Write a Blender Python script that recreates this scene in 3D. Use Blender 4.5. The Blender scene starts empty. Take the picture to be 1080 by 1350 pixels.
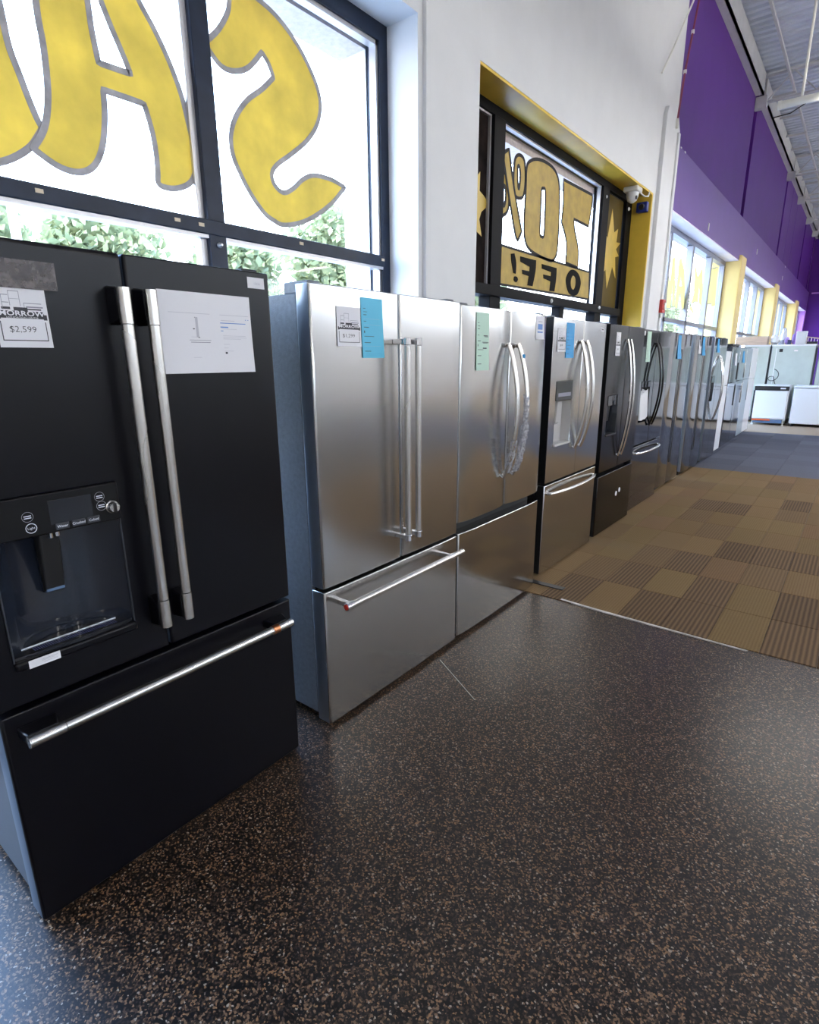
import bpy, bmesh, math, random
from mathutils import Vector, Matrix
from mathutils.geometry import tessellate_polygon
random.seed(7)
sc = bpy.context.scene
COL = sc.collection

# ------------------------------------------------------------------ camera
cam_d = bpy.data.cameras.new('camera')
cam = bpy.data.objects.new('camera', cam_d)
COL.objects.link(cam)
R_, U_, F_ = Vector((0.78769, 0.61604, -0.00635)), Vector((-0.15615, 0.20962, 0.96523)), Vector((-0.59595, 0.75931, -0.26131))
m = Matrix((( R_.x, U_.x, -F_.x, 0), (R_.y, U_.y, -F_.y, 0), (R_.z, U_.z, -F_.z, 1.51), (0, 0, 0, 1)))
cam.matrix_world = m
cam_d.sensor_fit = 'HORIZONTAL'
cam_d.sensor_width = 36
cam_d.lens = 741.3 / 1080 * 36
cam_d.clip_start = 0.05
cam_d.clip_end = 300
sc.camera = cam

# ------------------------------------------------------------------ sky, sun, exposure
SKY = 8.5
LAMP = 27.0
w = bpy.data.worlds.new('sky')
sc.world = w
w.use_nodes = True
nt = w.node_tree
nt.nodes.clear()
tc = nt.nodes.new('ShaderNodeTexCoord')
sx = nt.nodes.new('ShaderNodeSeparateXYZ')
rp = nt.nodes.new('ShaderNodeValToRGB')
bg = nt.nodes.new('ShaderNodeBackground')
ow = nt.nodes.new('ShaderNodeOutputWorld')
nt.links.new(tc.outputs['Generated'], sx.inputs[0])
mr = nt.nodes.new('ShaderNodeMapRange')
mr.inputs['From Min'].default_value = -1
nt.links.new(sx.outputs['Z'], mr.inputs['Value'])
nt.links.new(mr.outputs[0], rp.inputs[0])
e = rp.color_ramp.elements
e[0].position, e[0].color = 0.49, (0.30, 0.30, 0.29, 1)
e[1].position, e[1].color = 1.0, (0.28, 0.54, 1.15, 1)
k = e.new(0.505); k.color = (0.92, 0.96, 1.0, 1)
k = e.new(0.65); k.color = (0.55, 0.78, 1.1, 1)
nt.links.new(rp.outputs[0], bg.inputs[0])
bg.inputs[1].default_value = SKY
nt.links.new(bg.outputs[0], ow.inputs[0])

sd = bpy.data.lights.new('sun', 'SUN')
sd.energy = 6.0
sd.angle = 0.01
sd.color = (1, 0.95, 0.86)
sun = bpy.data.objects.new('sun', sd)
sun.rotation_euler = Vector((-.32, .55, -.77)).to_track_quat('-Z', 'Y').to_euler()     # from high over the roof, on to the trees outside
COL.objects.link(sun)

sc.view_settings.view_transform = 'Standard'
sc.view_settings.look = 'None'
sc.view_settings.exposure = 0.74
sc.view_settings.gamma = 1
sc.view_settings.use_curve_mapping = False

# ------------------------------------------------------------------ helpers: tags and meshes
def tag(o, label=None, cat=None, group=None, kind=None):
    if label: o['label'] = label
    if cat: o['category'] = cat
    if group: o['group'] = group
    if kind: o['kind'] = kind
    return o

def empty(name, loc, label, cat, group=None, rz=0):
    o = bpy.data.objects.new(name, None)
    o.empty_display_size = 0.1
    COL.objects.link(o)
    o.location = loc
    o.rotation_euler = (0, 0, rz)
    return tag(o, label, cat, group)

class MB:
    def __init__(s): s.v, s.f = [], []
    def add(s, vs, fs):
        n = len(s.v)
        s.v += [tuple(p) for p in vs]
        s.f += [tuple(i + n for i in f) for f in fs]
        return s
    def box(s, x0, x1, y0, y1, z0, z1):
        return s.add([(x0,y0,z0),(x1,y0,z0),(x1,y1,z0),(x0,y1,z0),(x0,y0,z1),(x1,y0,z1),(x1,y1,z1),(x0,y1,z1)],
                     [(3,2,1,0),(4,5,6,7),(0,1,5,4),(1,2,6,5),(2,3,7,6),(3,0,4,7)])
    def prism(s, poly, axis, a, b):
        """poly: 2D points; extruded along axis from a to b. axis z: (x,y); y: (x,z); x: (y,z)"""
        def P(p, t):
            return (p[0],p[1],t) if axis == 'z' else ((p[0],t,p[1]) if axis == 'y' else (t,p[0],p[1]))
        n = len(poly)
        return s.add([P(p,a) for p in poly] + [P(p,b) for p in poly],
                     [tuple(range(n-1,-1,-1)), tuple(range(n,2*n))] + [(i,(i+1)%n,n+(i+1)%n,n+i) for i in range(n)])
    def tube(s, pts, r, n=12, r2=None, up=(0,1,0), caps=True):
        """sweep an ellipse (r along side, r2 along the other) over the points"""
        pts = [Vector(p) for p in pts]
        r2 = r2 or r
        base = len(s.v); vs, fs = [], []
        for i, p in enumerate(pts):
            t = (pts[min(i+1,len(pts)-1)] - pts[max(i-1,0)]).normalized()
            a = t.cross(Vector(up))
            if a.length < 1e-4: a = t.cross(Vector((1,0,0)))
            a.normalize(); b = a.cross(t)
            for k in range(n):
                q = 2*math.pi*k/n
                vs.append(p + a*(r2*math.cos(q)) + b*(r*math.sin(q)))
        for i in range(len(pts)-1):
            for k in range(n):
                fs.append((i*n+k, i*n+(k+1)%n, (i+1)*n+(k+1)%n, (i+1)*n+k))
        if caps:
            fs.append(tuple(range(n-1,-1,-1)))
            fs.append(tuple((len(pts)-1)*n+k for k in range(n)))
        return s.add(vs, fs)
    def lathe(s, prof, c, axis='x', n=24):
        """prof: (radius, along) pairs, revolved about an axis through c"""
        vs, fs = [], []
        for r, t in prof:
            for k in range(n):
                q = 2*math.pi*k/n; a, b = r*math.cos(q), r*math.sin(q)
                vs.append((c[0]+t,c[1]+a,c[2]+b) if axis=='x' else ((c[0]+b,c[1]+t,c[2]+a) if axis=='y' else (c[0]+a,c[1]+b,c[2]+t)))
        for i in range(len(prof)-1):
            for k in range(n):
                fs.append((i*n+k, i*n+(k+1)%n, (i+1)*n+(k+1)%n, (i+1)*n+k))
        fs.append(tuple(range(n-1,-1,-1))); fs.append(tuple((len(prof)-1)*n+k for k in range(n)))
        return s.add(vs, fs)
    def ball(s, c, rx, ry, rz, n=10, mm=6, wob=0):
        vs, fs = [], []
        for i in range(mm+1):
            t = math.pi*i/mm
            for k in range(n):
                q = 2*math.pi*k/n; j = 1+random.uniform(-wob,wob)
                vs.append((c[0]+rx*j*math.sin(t)*math.cos(q), c[1]+ry*j*math.sin(t)*math.sin(q), c[2]+rz*j*math.cos(t)))
        for i in range(mm):
            for k in range(n):
                fs.append((i*n+k,(i+1)*n+k,(i+1)*n+(k+1)%n,i*n+(k+1)%n))
        return s.add(vs, fs)
    def build(s, name, mat, parent=None, bevel=0, seg=2, smooth=True, angle=35, weld=False):
        me = bpy.data.meshes.new(name)
        me.from_pydata(s.v, [], s.f)
        bm = bmesh.new(); bm.from_mesh(me)
        if weld: bmesh.ops.remove_doubles(bm, verts=bm.verts, dist=1e-5)
        bmesh.ops.recalc_face_normals(bm, faces=bm.faces)
        bm.to_mesh(me); bm.free()
        if smooth:
            me.shade_smooth(); me.set_sharp_from_angle(angle=math.radians(angle))
        me.materials.append(mat)
        o = bpy.data.objects.new(name, me)
        COL.objects.link(o)
        if parent: o.parent = parent
        if bevel:
            b = o.modifiers.new('bevel', 'BEVEL'); b.width = bevel; b.segments = seg; b.limit_method = 'ANGLE'; b.angle_limit = math.radians(40)
        return o

def copy_tree(o, parent=None):
    c = o.copy(); COL.objects.link(c)
    c.parent = parent
    for ch in o.children: copy_tree(ch, c)
    return c

def spline(pts, per=6):
    """closed Catmull-Rom; a point given twice in a row makes a corner"""
    n = len(pts); out = []
    for i in range(n):
        p0, p1, p2, p3 = pts[i-1], pts[i], pts[(i+1)%n], pts[(i+2)%n]
        if p1 == p2: continue
        for k in range(per):
            t = k/per
            out.append(tuple(0.5*((2*b)+(c-a)*t+(2*a-5*b+4*c-d)*t*t+(-a+3*b-3*c+d)*t**3) for a,b,c,d in zip(p0,p1,p2,p3)))
    return out

def flat_fill(loops, x, th=0.003):
    """filled outline (first loop) with holes in the plane x, th thick; loops of (y,z)"""
    mb = MB()
    tris = tessellate_polygon([[Vector((0,p[0],p[1])) for p in l] for l in loops])
    flat = [p for l in loops for p in l]; n = len(flat)
    mb.add([(x,p[0],p[1]) for p in flat]+[(x+th,p[0],p[1]) for p in flat],
           [tuple(t) for t in tris]+[tuple(n+i for i in reversed(t)) for t in tris])
    k = 0
    for l in loops:
        c = len(l)
        mb.f += [(k+i,k+(i+1)%c,n+k+(i+1)%c,n+k+i) for i in range(c)]
        k += c
    return mb

def ribbon(loops, x, wd, th=0.003):
    mb = MB()
    for l in loops:
        c = len(l); ins, out = [], []
        for i in range(c):
            a, b = Vector(l[i-1]), Vector(l[(i+1)%c])
            t = (b-a); t = t.normalized() if t.length > 1e-7 else Vector((1,0))
            nrm = Vector((-t.y,t.x))
            ins.append(Vector(l[i])+nrm*wd/2); out.append(Vector(l[i])-nrm*wd/2)
        vs = [(x+d,p.x,p.y) for d in (0,th) for lst in (ins,out) for p in lst]
        fs = []
        for i in range(c):
            j = (i+1)%c
            fs += [(2*c+i,2*c+j,3*c+j,3*c+i),(i,c+i,c+j,j),(i,j,2*c+j,2*c+i),(c+i,3*c+i,3*c+j,c+j)]
        mb.add(vs, fs)
    return mb

def text_into(mb, body, x, yc, zc, size, bold=0.0, align='CENTER', shear=0, sy=1.0):
    """flat lettering facing +x, centred at (yc, zc)"""
    cu = bpy.data.curves.new('t', 'FONT')
    cu.body = body; cu.size = size; cu.align_x = align; cu.align_y = 'CENTER'; cu.offset = bold; cu.shear = shear; cu.resolution_u = 2
    o = bpy.data.objects.new('t', cu)
    me = bpy.data.meshes.new_from_object(o)
    mb.add([(x, yc+v.co.x*sy, zc+v.co.y) for v in me.vertices], [tuple(p.vertices) for p in me.polygons])
    bpy.data.objects.remove(o); bpy.data.curves.remove(cu); bpy.data.meshes.remove(me)
    return mb

def rect_into(mb, x, y0, y1, z0, z1):
    return mb.add([(x,y0,z0),(x,y1,z0),(x,y1,z1),(x,y0,z1)], [(0,1,2,3)])

# ------------------------------------------------------------------ helpers: materials
def mat(name, color, rough=0.5, metal=0.0, spec=0.5, noise=0.0, nscale=20.0, bump=0.0, bscale=60.0, stretch=None, coat=0.0, emit=None, estr=0, transl=0.0):
    mt = bpy.data.materials.new(name)
    mt.use_nodes = True
    t = mt.node_tree; b = t.nodes['Principled BSDF']
    b.inputs['Base Color'].default_value = (*color, 1)
    b.inputs['Roughness'].default_value = rough
    b.inputs['Metallic'].default_value = metal
    b.inputs['Specular IOR Level'].default_value = spec
    b.inputs['Coat Weight'].default_value = coat
    if emit:
        b.inputs['Emission Color'].default_value = (*emit, 1)
        b.inputs['Emission Strength'].default_value = estr
    c = t.nodes.new('ShaderNodeTexCoord')
    mp = t.nodes.new('ShaderNodeMapping')
    t.links.new(c.outputs['Object'], mp.inputs[0])
    if stretch: mp.inputs['Scale'].default_value = stretch
    if noise:
        n = t.nodes.new('ShaderNodeTexNoise'); n.inputs['Scale'].default_value = nscale; n.inputs['Detail'].default_value = 4
        t.links.new(mp.outputs[0], n.inputs['Vector'])
        r = t.nodes.new('ShaderNodeValToRGB')
        r.color_ramp.elements[0].position = 0.25; r.color_ramp.elements[1].position = 0.75
        r.color_ramp.elements[0].color = (*[max(0,ch*(1-noise)) for ch in color], 1)
        r.color_ramp.elements[1].color = (*[min(1,ch*(1+noise)) for ch in color], 1)
        t.links.new(n.outputs['Fac'], r.inputs[0]); t.links.new(r.outputs[0], b.inputs['Base Color'])
    if bump:
        n2 = t.nodes.new('ShaderNodeTexNoise'); n2.inputs['Scale'].default_value = bscale; n2.inputs['Detail'].default_value = 3
        t.links.new(mp.outputs[0], n2.inputs['Vector'])
        bp = t.nodes.new('ShaderNodeBump'); bp.inputs['Strength'].default_value = bump; bp.inputs['Distance'].default_value = 0.01
        t.links.new(n2.outputs['Fac'], bp.inputs['Height']); t.links.new(bp.outputs[0], b.inputs['Normal'])
    if transl:
        o = t.nodes['Material Output']; tr = t.nodes.new('ShaderNodeBsdfTranslucent'); mx = t.nodes.new('ShaderNodeMixShader')
        tr.inputs[0].default_value = (*color, 1); mx.inputs[0].default_value = transl
        if noise: t.links.new(r.outputs[0], tr.inputs[0])
        t.links.new(b.outputs[0], mx.inputs[1]); t.links.new(tr.outputs[0], mx.inputs[2]); t.links.new(mx.outputs[0], o.inputs[0])
    return mt

def brushed(name, color, rough, var=0.05, aniso=0.0):
    """sheet metal, its gloss faintly uneven"""
    mt = mat(name, color, rough, 1.0)
    t = mt.node_tree; b = t.nodes['Principled BSDF']
    c = t.nodes.new('ShaderNodeTexCoord')
    n2 = t.nodes.new('ShaderNodeTexNoise'); n2.inputs['Scale'].default_value = 1.6; n2.inputs['Detail'].default_value = 1
    t.links.new(c.outputs['Object'], n2.inputs['Vector'])
    mrr = t.nodes.new('ShaderNodeMapRange')
    mrr.inputs['From Min'].default_value = 0; mrr.inputs['From Max'].default_value = 1
    mrr.inputs['To Min'].default_value = max(0.02, rough-var); mrr.inputs['To Max'].default_value = rough+var
    t.links.new(n2.outputs['Fac'], mrr.inputs['Value']); t.links.new(mrr.outputs[0], b.inputs['Roughness'])
    if aniso:
        tg = t.nodes.new('ShaderNodeTangent'); tg.direction_type = 'RADIAL'; tg.axis = 'Z'
        b.inputs['Anisotropic'].default_value = aniso; t.links.new(tg.outputs[0], b.inputs['Tangent'])
    return mt

def glassmat(name, tint=(1,1,1), refl=1.0):
    mt = bpy.data.materials.new(name); mt.use_nodes = True
    t = mt.node_tree; t.nodes.clear()
    o = t.nodes.new('ShaderNodeOutputMaterial'); mx = t.nodes.new('ShaderNodeMixShader')
    tr = t.nodes.new('ShaderNodeBsdfTransparent'); gl = t.nodes.new('ShaderNodeBsdfGlossy'); fr = t.nodes.new('ShaderNodeFresnel')
    tr.inputs[0].default_value = (*tint, 1); gl.inputs['Roughness'].default_value = 0.0; fr.inputs[0].default_value = 1.35
    gl.inputs[0].default_value = (refl, refl, refl, 1)
    ge = t.nodes.new('ShaderNodeNewGeometry'); fm = t.nodes.new('ShaderNodeMath'); fm.operation = 'MULTIPLY'; iv = t.nodes.new('ShaderNodeMath'); iv.operation = 'SUBTRACT'; iv.inputs[0].default_value = 1
    t.links.new(ge.outputs['Backfacing'], iv.inputs[1]); t.links.new(iv.outputs[0], fm.inputs[1]); t.links.new(fr.outputs[0], fm.inputs[0])      # each face reflects once, from outside only
    t.links.new(fm.outputs[0], mx.inputs[0]); t.links.new(tr.outputs[0], mx.inputs[1]); t.links.new(gl.outputs[0], mx.inputs[2]); t.links.new(mx.outputs[0], o.inputs[0])
    return mt

def filmmat(name, color, alpha, rough=0.3, noise=0.3, nscale=40):
    """thin film or paint that lets some light straight through"""
    mt = mat(name, color, rough, noise=noise, nscale=nscale)
    t = mt.node_tree; o = t.nodes['Material Output']; b = t.nodes['Principled BSDF']
    tr = t.nodes.new('ShaderNodeBsdfTransparent'); mx = t.nodes.new('ShaderNodeMixShader')
    mx.inputs[0].default_value = alpha
    tr.inputs[0].default_value = (*[min(1, ch*1.2+0.1) for ch in color], 1)
    t.links.new(tr.outputs[0], mx.inputs[1]); t.links.new(b.outputs[0], mx.inputs[2]); t.links.new(mx.outputs[0], o.inputs[0])
    return mt

def rubber_floor():
    mt = mat('speckled_rubber', (0.03,0.026,0.024), 0.5, spec=0.42)
    t = mt.node_tree; b = t.nodes['Principled BSDF']
    c = t.nodes.new('ShaderNodeTexCoord')
    dn = t.nodes.new('ShaderNodeTexNoise'); dn.inputs['Scale'].default_value = 180; dn.inputs['Detail'].default_value = 1
    t.links.new(c.outputs['Object'], dn.inputs['Vector'])
    am = t.nodes.new('ShaderNodeMixRGB'); am.blend_type = 'ADD'; am.inputs[0].default_value = 0.004
    t.links.new(c.outputs['Object'], am.inputs[1]); t.links.new(dn.outputs['Color'], am.inputs[2])
    v = t.nodes.new('ShaderNodeTexVoronoi'); v.inputs['Scale'].default_value = 210
    t.links.new(am.outputs[0], v.inputs['Vector'])
    sp = t.nodes.new('ShaderNodeSeparateColor'); t.links.new(v.outputs['Color'], sp.inputs[0])
    r = t.nodes.new('ShaderNodeValToRGB'); r.color_ramp.interpolation = 'CONSTANT'
    els = r.color_ramp.elements
    els[0].position, els[0].color = 0, (0.007,0.006,0.006,1)
    els[1].position, els[1].color = 0.55, (0.030,0.020,0.015,1)
    for pos, col in ((0.70,(0.066,0.040,0.026,1)),(0.82,(0.165,0.100,0.058,1)),(0.93,(0.235,0.128,0.062,1)),(0.975,(0.29,0.235,0.18,1))):
        q = els.new(pos); q.color = col
    t.links.new(sp.outputs[0], r.inputs[0])
    big = t.nodes.new('ShaderNodeTexNoise'); big.inputs['Scale'].default_value = 1.3; big.inputs['Detail'].default_value = 3
    t.links.new(c.outputs['Object'], big.inputs['Vector'])
    mrr = t.nodes.new('ShaderNodeMapRange'); mrr.inputs['To Min'].default_value = 0.25; mrr.inputs['To Max'].default_value = 0.35
    t.links.new(big.outputs['Fac'], mrr.inputs['Value']); t.links.new(mrr.outputs[0], b.inputs['Roughness'])
    t.links.new(r.outputs[0], b.inputs['Base Color'])
    bp = t.nodes.new('ShaderNodeBump'); bp.inputs['Strength'].default_value = 0.05; bp.inputs['Distance'].default_value = 0.002
    t.links.new(v.outputs['Distance'], bp.inputs['Height']); t.links.new(bp.outputs[0], b.inputs['Normal'])
    return mt

def carpetmat(name, c1, c2, axis, ribs=55, var=0.25, rib=0.5):
    """short looped carpet: ribs along one direction, flecked, each tile slightly different"""
    mt = mat(name, c1, 0.95, spec=0.1)
    t = mt.node_tree; b = t.nodes['Principled BSDF']
    c = t.nodes.new('ShaderNodeTexCoord')
    wv = t.nodes.new('ShaderNodeTexWave'); wv.bands_direction = axis; wv.inputs['Scale'].default_value = ribs/6.2832*2; wv.inputs['Distortion'].default_value = 0.6
    t.links.new(c.outputs['Object'], wv.inputs['Vector'])
    n = t.nodes.new('ShaderNodeTexNoise'); n.inputs['Scale'].default_value = 160; n.inputs['Detail'].default_value = 2
    t.links.new(c.outputs['Object'], n.inputs['Vector'])
    fa = t.nodes.new('ShaderNodeMath'); fa.operation = 'MULTIPLY_ADD'; fa.inputs[1].default_value = rib; 
    t.links.new(wv.outputs['Fac'], fa.inputs[0])
    n3 = t.nodes.new('ShaderNodeMath'); n3.operation = 'MULTIPLY'; n3.inputs[1].default_value = 1-rib
    t.links.new(n.outputs['Fac'], n3.inputs[0]); t.links.new(n3.outputs[0], fa.inputs[2])
    r = t.nodes.new('ShaderNodeValToRGB'); r.color_ramp.elements[0].position = 0.2; r.color_ramp.elements[1].position = 0.8
    r.color_ramp.elements[0].color = (*c2,1); r.color_ramp.elements[1].color = (*c1,1)
    t.links.new(fa.outputs[0], r.inputs[0])
    oi = t.nodes.new('ShaderNodeObjectInfo')
    mrr = t.nodes.new('ShaderNodeMapRange'); mrr.inputs['To Min'].default_value = 1-var; mrr.inputs['To Max'].default_value = 1+var
    t.links.new(oi.outputs['Random'], mrr.inputs['Value'])
    hs = t.nodes.new('ShaderNodeHueSaturation'); t.links.new(r.outputs[0], hs.inputs['Color']); t.links.new(mrr.outputs[0], hs.inputs['Value'])
    t.links.new(hs.outputs[0], b.inputs['Base Color'])
    bp = t.nodes.new('ShaderNodeBump'); bp.inputs['Strength'].default_value = 0.4; bp.inputs['Distance'].default_value = 0.004
    t.links.new(fa.outputs[0], bp.inputs['Height']); t.links.new(bp.outputs[0], b.inputs['Normal'])
    return mt

M = dict(
    white=mat('white_wall_paint', (0.80,0.80,0.80), 0.6, noise=0.03, nscale=3, bump=0.05, bscale=120),
    purple=mat('purple_wall_paint', (0.092,0.016,0.225), 0.42, spec=0.22, noise=0.08, nscale=2, bump=0.04, bscale=8),
    band=mat('purple_band_paint', (0.125,0.045,0.29), 0.36, spec=0.7, noise=0.08, nscale=2),  # same wall purple, lightened: the sheen from the windows is in the colour
    purple_shade=mat('shaded_purple_groove', (0.008,0.002,0.022), 0.6),  # wall purple taken near black, the shade of the deep grooves painted in
    pink=mat('bounce_lit_soffit_pink', (0.90,0.80,0.84), 0.5, noise=0.05, nscale=2),  # sunlight bounced on to the soffits is put into this pale pink
    mauve=mat('mauve_reveal', (0.55,0.25,0.72), 0.45),
    yellow=mat('mustard_yellow_paint', (0.86,0.58,0.07), 0.40, noise=0.08, nscale=5),
    pale_yellow=mat('pale_yellow_paint', (0.86,0.65,0.25), 0.45, noise=0.05, nscale=4),
    stucco=mat('outside_stucco', (0.62,0.53,0.52), 0.9, noise=0.12, nscale=30, bump=0.3, bscale=80),
    frame=mat('dark_blue_aluminium_frame', (0.016,0.024,0.045), 0.35, spec=0.25, noise=0.3, nscale=9),
    black_frame=mat('black_window_frame', (0.005,0.005,0.007), 0.55, spec=0.10),
    silver_frame=mat('grey_aluminium_frame', (0.24,0.25,0.29), 0.35, 0.6),
    bead=mat('bright_aluminium_bead', (0.62,0.60,0.60), 0.35, 0.5),
    chip=mat('chipped_cream_paint', (0.75,0.62,0.45), 0.6),
    glass=glassmat('window_glass'),
    dark_glass=mat('blackened_glass_paint', (0.014,0.009,0.008), 0.75, spec=0.06, noise=0.9, nscale=9),
    letter=mat('yellow_window_paint', (0.73,0.58,0.155), 0.6, noise=0.14, nscale=7, transl=0.40),
    letter_edge=mat('glare_grey_outline', (0.40,0.39,0.41), 0.5, noise=0.3, nscale=14),  # black outline turned grey, window glare put into its colour
    letter2=mat('golden_window_paint', (0.48,0.32,0.03), 0.45, noise=0.2, nscale=9, transl=0.05),
    letter2_edge=mat('dark_letter_outline', (0.035,0.033,0.035), 0.6, spec=0.15),
    black_paint=mat('black_window_paint', (0.012,0.012,0.012), 0.7, spec=0.08),
    amber=mat('brown_amber_paint', (0.10,0.065,0.008), 0.5, spec=0.15, noise=0.15, nscale=4),
    sunpaint=mat('sunburst_yellow_paint', (0.62,0.42,0.06), 0.4, noise=0.1, nscale=9),
    pale_letter=mat('glare_pale_window_paint', (0.88,0.80,0.42), 0.6, transl=0.5),  # yellow letter paint, paled towards the glare behind it
    deck=mat('galvanised_roof_deck', (0.56,0.60,0.70), 0.5, 0.1, noise=0.1, nscale=2),
    beam=mat('grey_white_steel_beam', (0.50,0.50,0.52), 0.5, noise=0.08, nscale=4),
    panel_black=mat('satin_black_panel', (0.006,0.006,0.007), 0.35, spec=0.25),
    black=mat('black_plastic', (0.012,0.012,0.013), 0.4),
    dark_gap=mat('dark_gap', (0.008,0.008,0.008), 0.7),
    tube=mat('cream_white_enamel', (0.80,0.79,0.72), 0.35),
    lamp=mat('lit_fluorescent_tube', (0.9,0.9,0.9), 0.4, emit=(1.0,0.96,0.90), estr=LAMP),
    paper=mat('white_paper', (0.80,0.80,0.84), 0.75, transl=0.06),
    ink=mat('black_print', (0.05,0.05,0.06), 0.7),
    grey_ink=mat('grey_print', (0.30,0.30,0.36), 0.7),
    pale_ink=mat('pale_grey_print', (0.52,0.52,0.58), 0.7),
    blue_card=mat('bright_blue_card', (0.12,0.52,0.74), 0.6),
    deep_blue=mat('deep_blue_card', (0.02,0.32,0.68), 0.5),
    green_card=mat('pale_mint_card', (0.52,0.72,0.60), 0.7),
    blue_ink=mat('blue_print', (0.14,0.28,0.62), 0.6),
    tape=filmmat('clear_brown_tape', (0.30,0.27,0.27), 0.35, 0.25, noise=0.6, nscale=60),
    red=mat('red_plastic', (0.55,0.03,0.02), 0.35),
    redpipe=mat('faded_red_paint', (0.28,0.06,0.10), 0.5),
    bluebox=mat('blue_plastic', (0.01,0.03,0.25), 0.4),
    # appliances
    f1=mat('matte_black_enamel', (0.002,0.002,0.004), 0.30, spec=0.28, noise=0.05, nscale=3, bump=0.02, bscale=400),
    f1_edge=mat('sheen_on_door_edge', (0.10,0.13,0.18), 0.30, 0.5),  # grazing sheen along the black door's edges, painted as a lighter blue grey
    f1_side=mat('dark_charcoal_side', (0.035,0.038,0.048), 0.4, noise=0.1, nscale=30),
    steel=brushed('brushed_stainless_steel', (0.52,0.515,0.505), 0.23, 0.03, 0.5),
    steel_dark=brushed('warm_stainless_steel', (0.54,0.535,0.52), 0.18, 0.03, 0.45),
    side_gap_black=mat('black_side_gap_shade', (0.008,0.008,0.009), 0.5, spec=0.2),  # on the steel fridges this black also paints the shade in the gaps
    steel_side=mat('grey_pebbled_cabinet_side', (0.16,0.175,0.20), 0.42, 0.2, noise=0.15, nscale=60, bump=0.3, bscale=260),
    door_edge=mat('satin_steel_door_edge', (0.40,0.45,0.52), 0.3, 0.9),
    bar=brushed('brushed_steel_bar', (0.70,0.68,0.65), 0.27),
    chrome=mat('polished_chrome', (0.78,0.78,0.79), 0.12, 1.0),
    copper=mat('copper_ring', (0.66,0.26,0.12), 0.28, 1.0),
    black_steel=brushed('black_stainless_steel', (0.045,0.043,0.046), 0.22),
    gloss_black=mat('glossy_black_enamel', (0.02,0.022,0.03), 0.10, 0.6, coat=0.6),
    mirror=brushed('dark_mirror_steel', (0.34,0.35,0.37), 0.08, var=0.03),
    mirror2=brushed('grey_mirror_steel', (0.38,0.40,0.43), 0.10, var=0.03),
    white_enamel=mat('white_appliance_enamel', (0.78,0.79,0.82), 0.3),
    grey_enamel=mat('grey_blue_appliance_enamel', (0.36,0.43,0.50), 0.3),
    back_panel=mat('pale_green_galvanised_panel', (0.50,0.56,0.53), 0.5, 0.1, noise=0.08, nscale=4),
    recess=mat('dispenser_dark_recess', (0.010,0.014,0.024), 0.22, coat=0.5),
    recess_grey=mat('dispenser_pale_recess', (0.48,0.47,0.46), 0.3),
    screen=mat('dark_display_glass', (0.015,0.017,0.022), 0.08),
    grey_screen=mat('grey_display_panel', (0.045,0.05,0.05), 0.35, spec=0.3),
    lit=mat('pale_ring_mark', (0.75,0.78,0.85), 0.4),
    rubber_foot=mat('grey_rubber_foot', (0.05,0.05,0.05), 0.8),
    bubble=filmmat('clear_plastic_wrap', (0.62,0.63,0.68), 0.38, 0.12, noise=0.5, nscale=70),
    wood=mat('pale_pine_boards', (0.62,0.47,0.37), 0.6, noise=0.15, nscale=5, stretch=(1,8,8)),
    bag=mat('white_plastic_film', (0.80,0.80,0.82), 0.35, bump=0.6, bscale=30),
    lilac=mat('lilac_fabric', (0.42,0.27,0.68), 0.7),
    navy=mat('navy_plastic', (0.03,0.035,0.12), 0.4),
    orange=mat('orange_strip', (0.75,0.12,0.02), 0.5),
    bluegrey=mat('blue_grey_plastic', (0.10,0.17,0.30), 0.5),
    asphalt=mat('pale_concrete_paving', (0.42,0.41,0.39), 0.9, noise=0.15, nscale=3),
    bark=mat('tree_bark', (0.16,0.12,0.09), 0.9, noise=0.3, nscale=10),
    leaf=mat('tree_leaf', (0.27,0.30,0.15), 0.5, transl=0.4),
    strip=mat('worn_white_edge_strip', (0.60,0.58,0.55), 0.5, noise=0.4, nscale=14),
)
M['rubber'] = rubber_floor()
for key, c1, c2, ax, rb, var, rib in (
    ('brown_x', (.235,.155,.080), (.150,.098,.052), 'X', 60, .07, .25), ('brown_y', (.225,.152,.080), (.145,.096,.054), 'Y', 60, .07, .25),
    ('olive_x', (.230,.157,.078), (.148,.100,.051), 'X', 60, .07, .25), ('red_x', (.238,.150,.083), (.150,.094,.054), 'X', 60, .06, .25),
    ('dim_x', (.200,.132,.074), (.130,.086,.050), 'X', 44, .06, .40), ('brown_strong', (.175,.117,.068), (.095,.063,.042), 'X', 40, .08, .70)):
    M[key] = carpetmat('carpet_' + key, c1, c2, ax, rb, var, rib)
M['blue_x'] = carpetmat('blue_grey_carpet', (0.145,0.155,0.20), (0.065,0.072,0.10), 'Y', 30, 0.20, 0.5)
M['grey_y'] = carpetmat('grey_brown_carpet', (.145,.13,.115), (.095,.085,.075), 'Y', 60, .05, .3)
M['beige'] = carpetmat('beige_carpet', (0.42,0.33,0.24), (0.31,0.24,0.17), 'X', 40, 0.05, 0.4)

# ------------------------------------------------------------------ the setting
WALL, FRAME, OUT = -2.5, -2.8, -3.08        # inner wall face, window plane, outer wall face
XR, YB, YE, ZC = 12.0, -7.0, 33.0, 7.05

floor = tag(MB().box(-3.05, XR, YB, YE, -0.06, 0).build('floor', M['rubber'], smooth=False), kind='structure')
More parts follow.
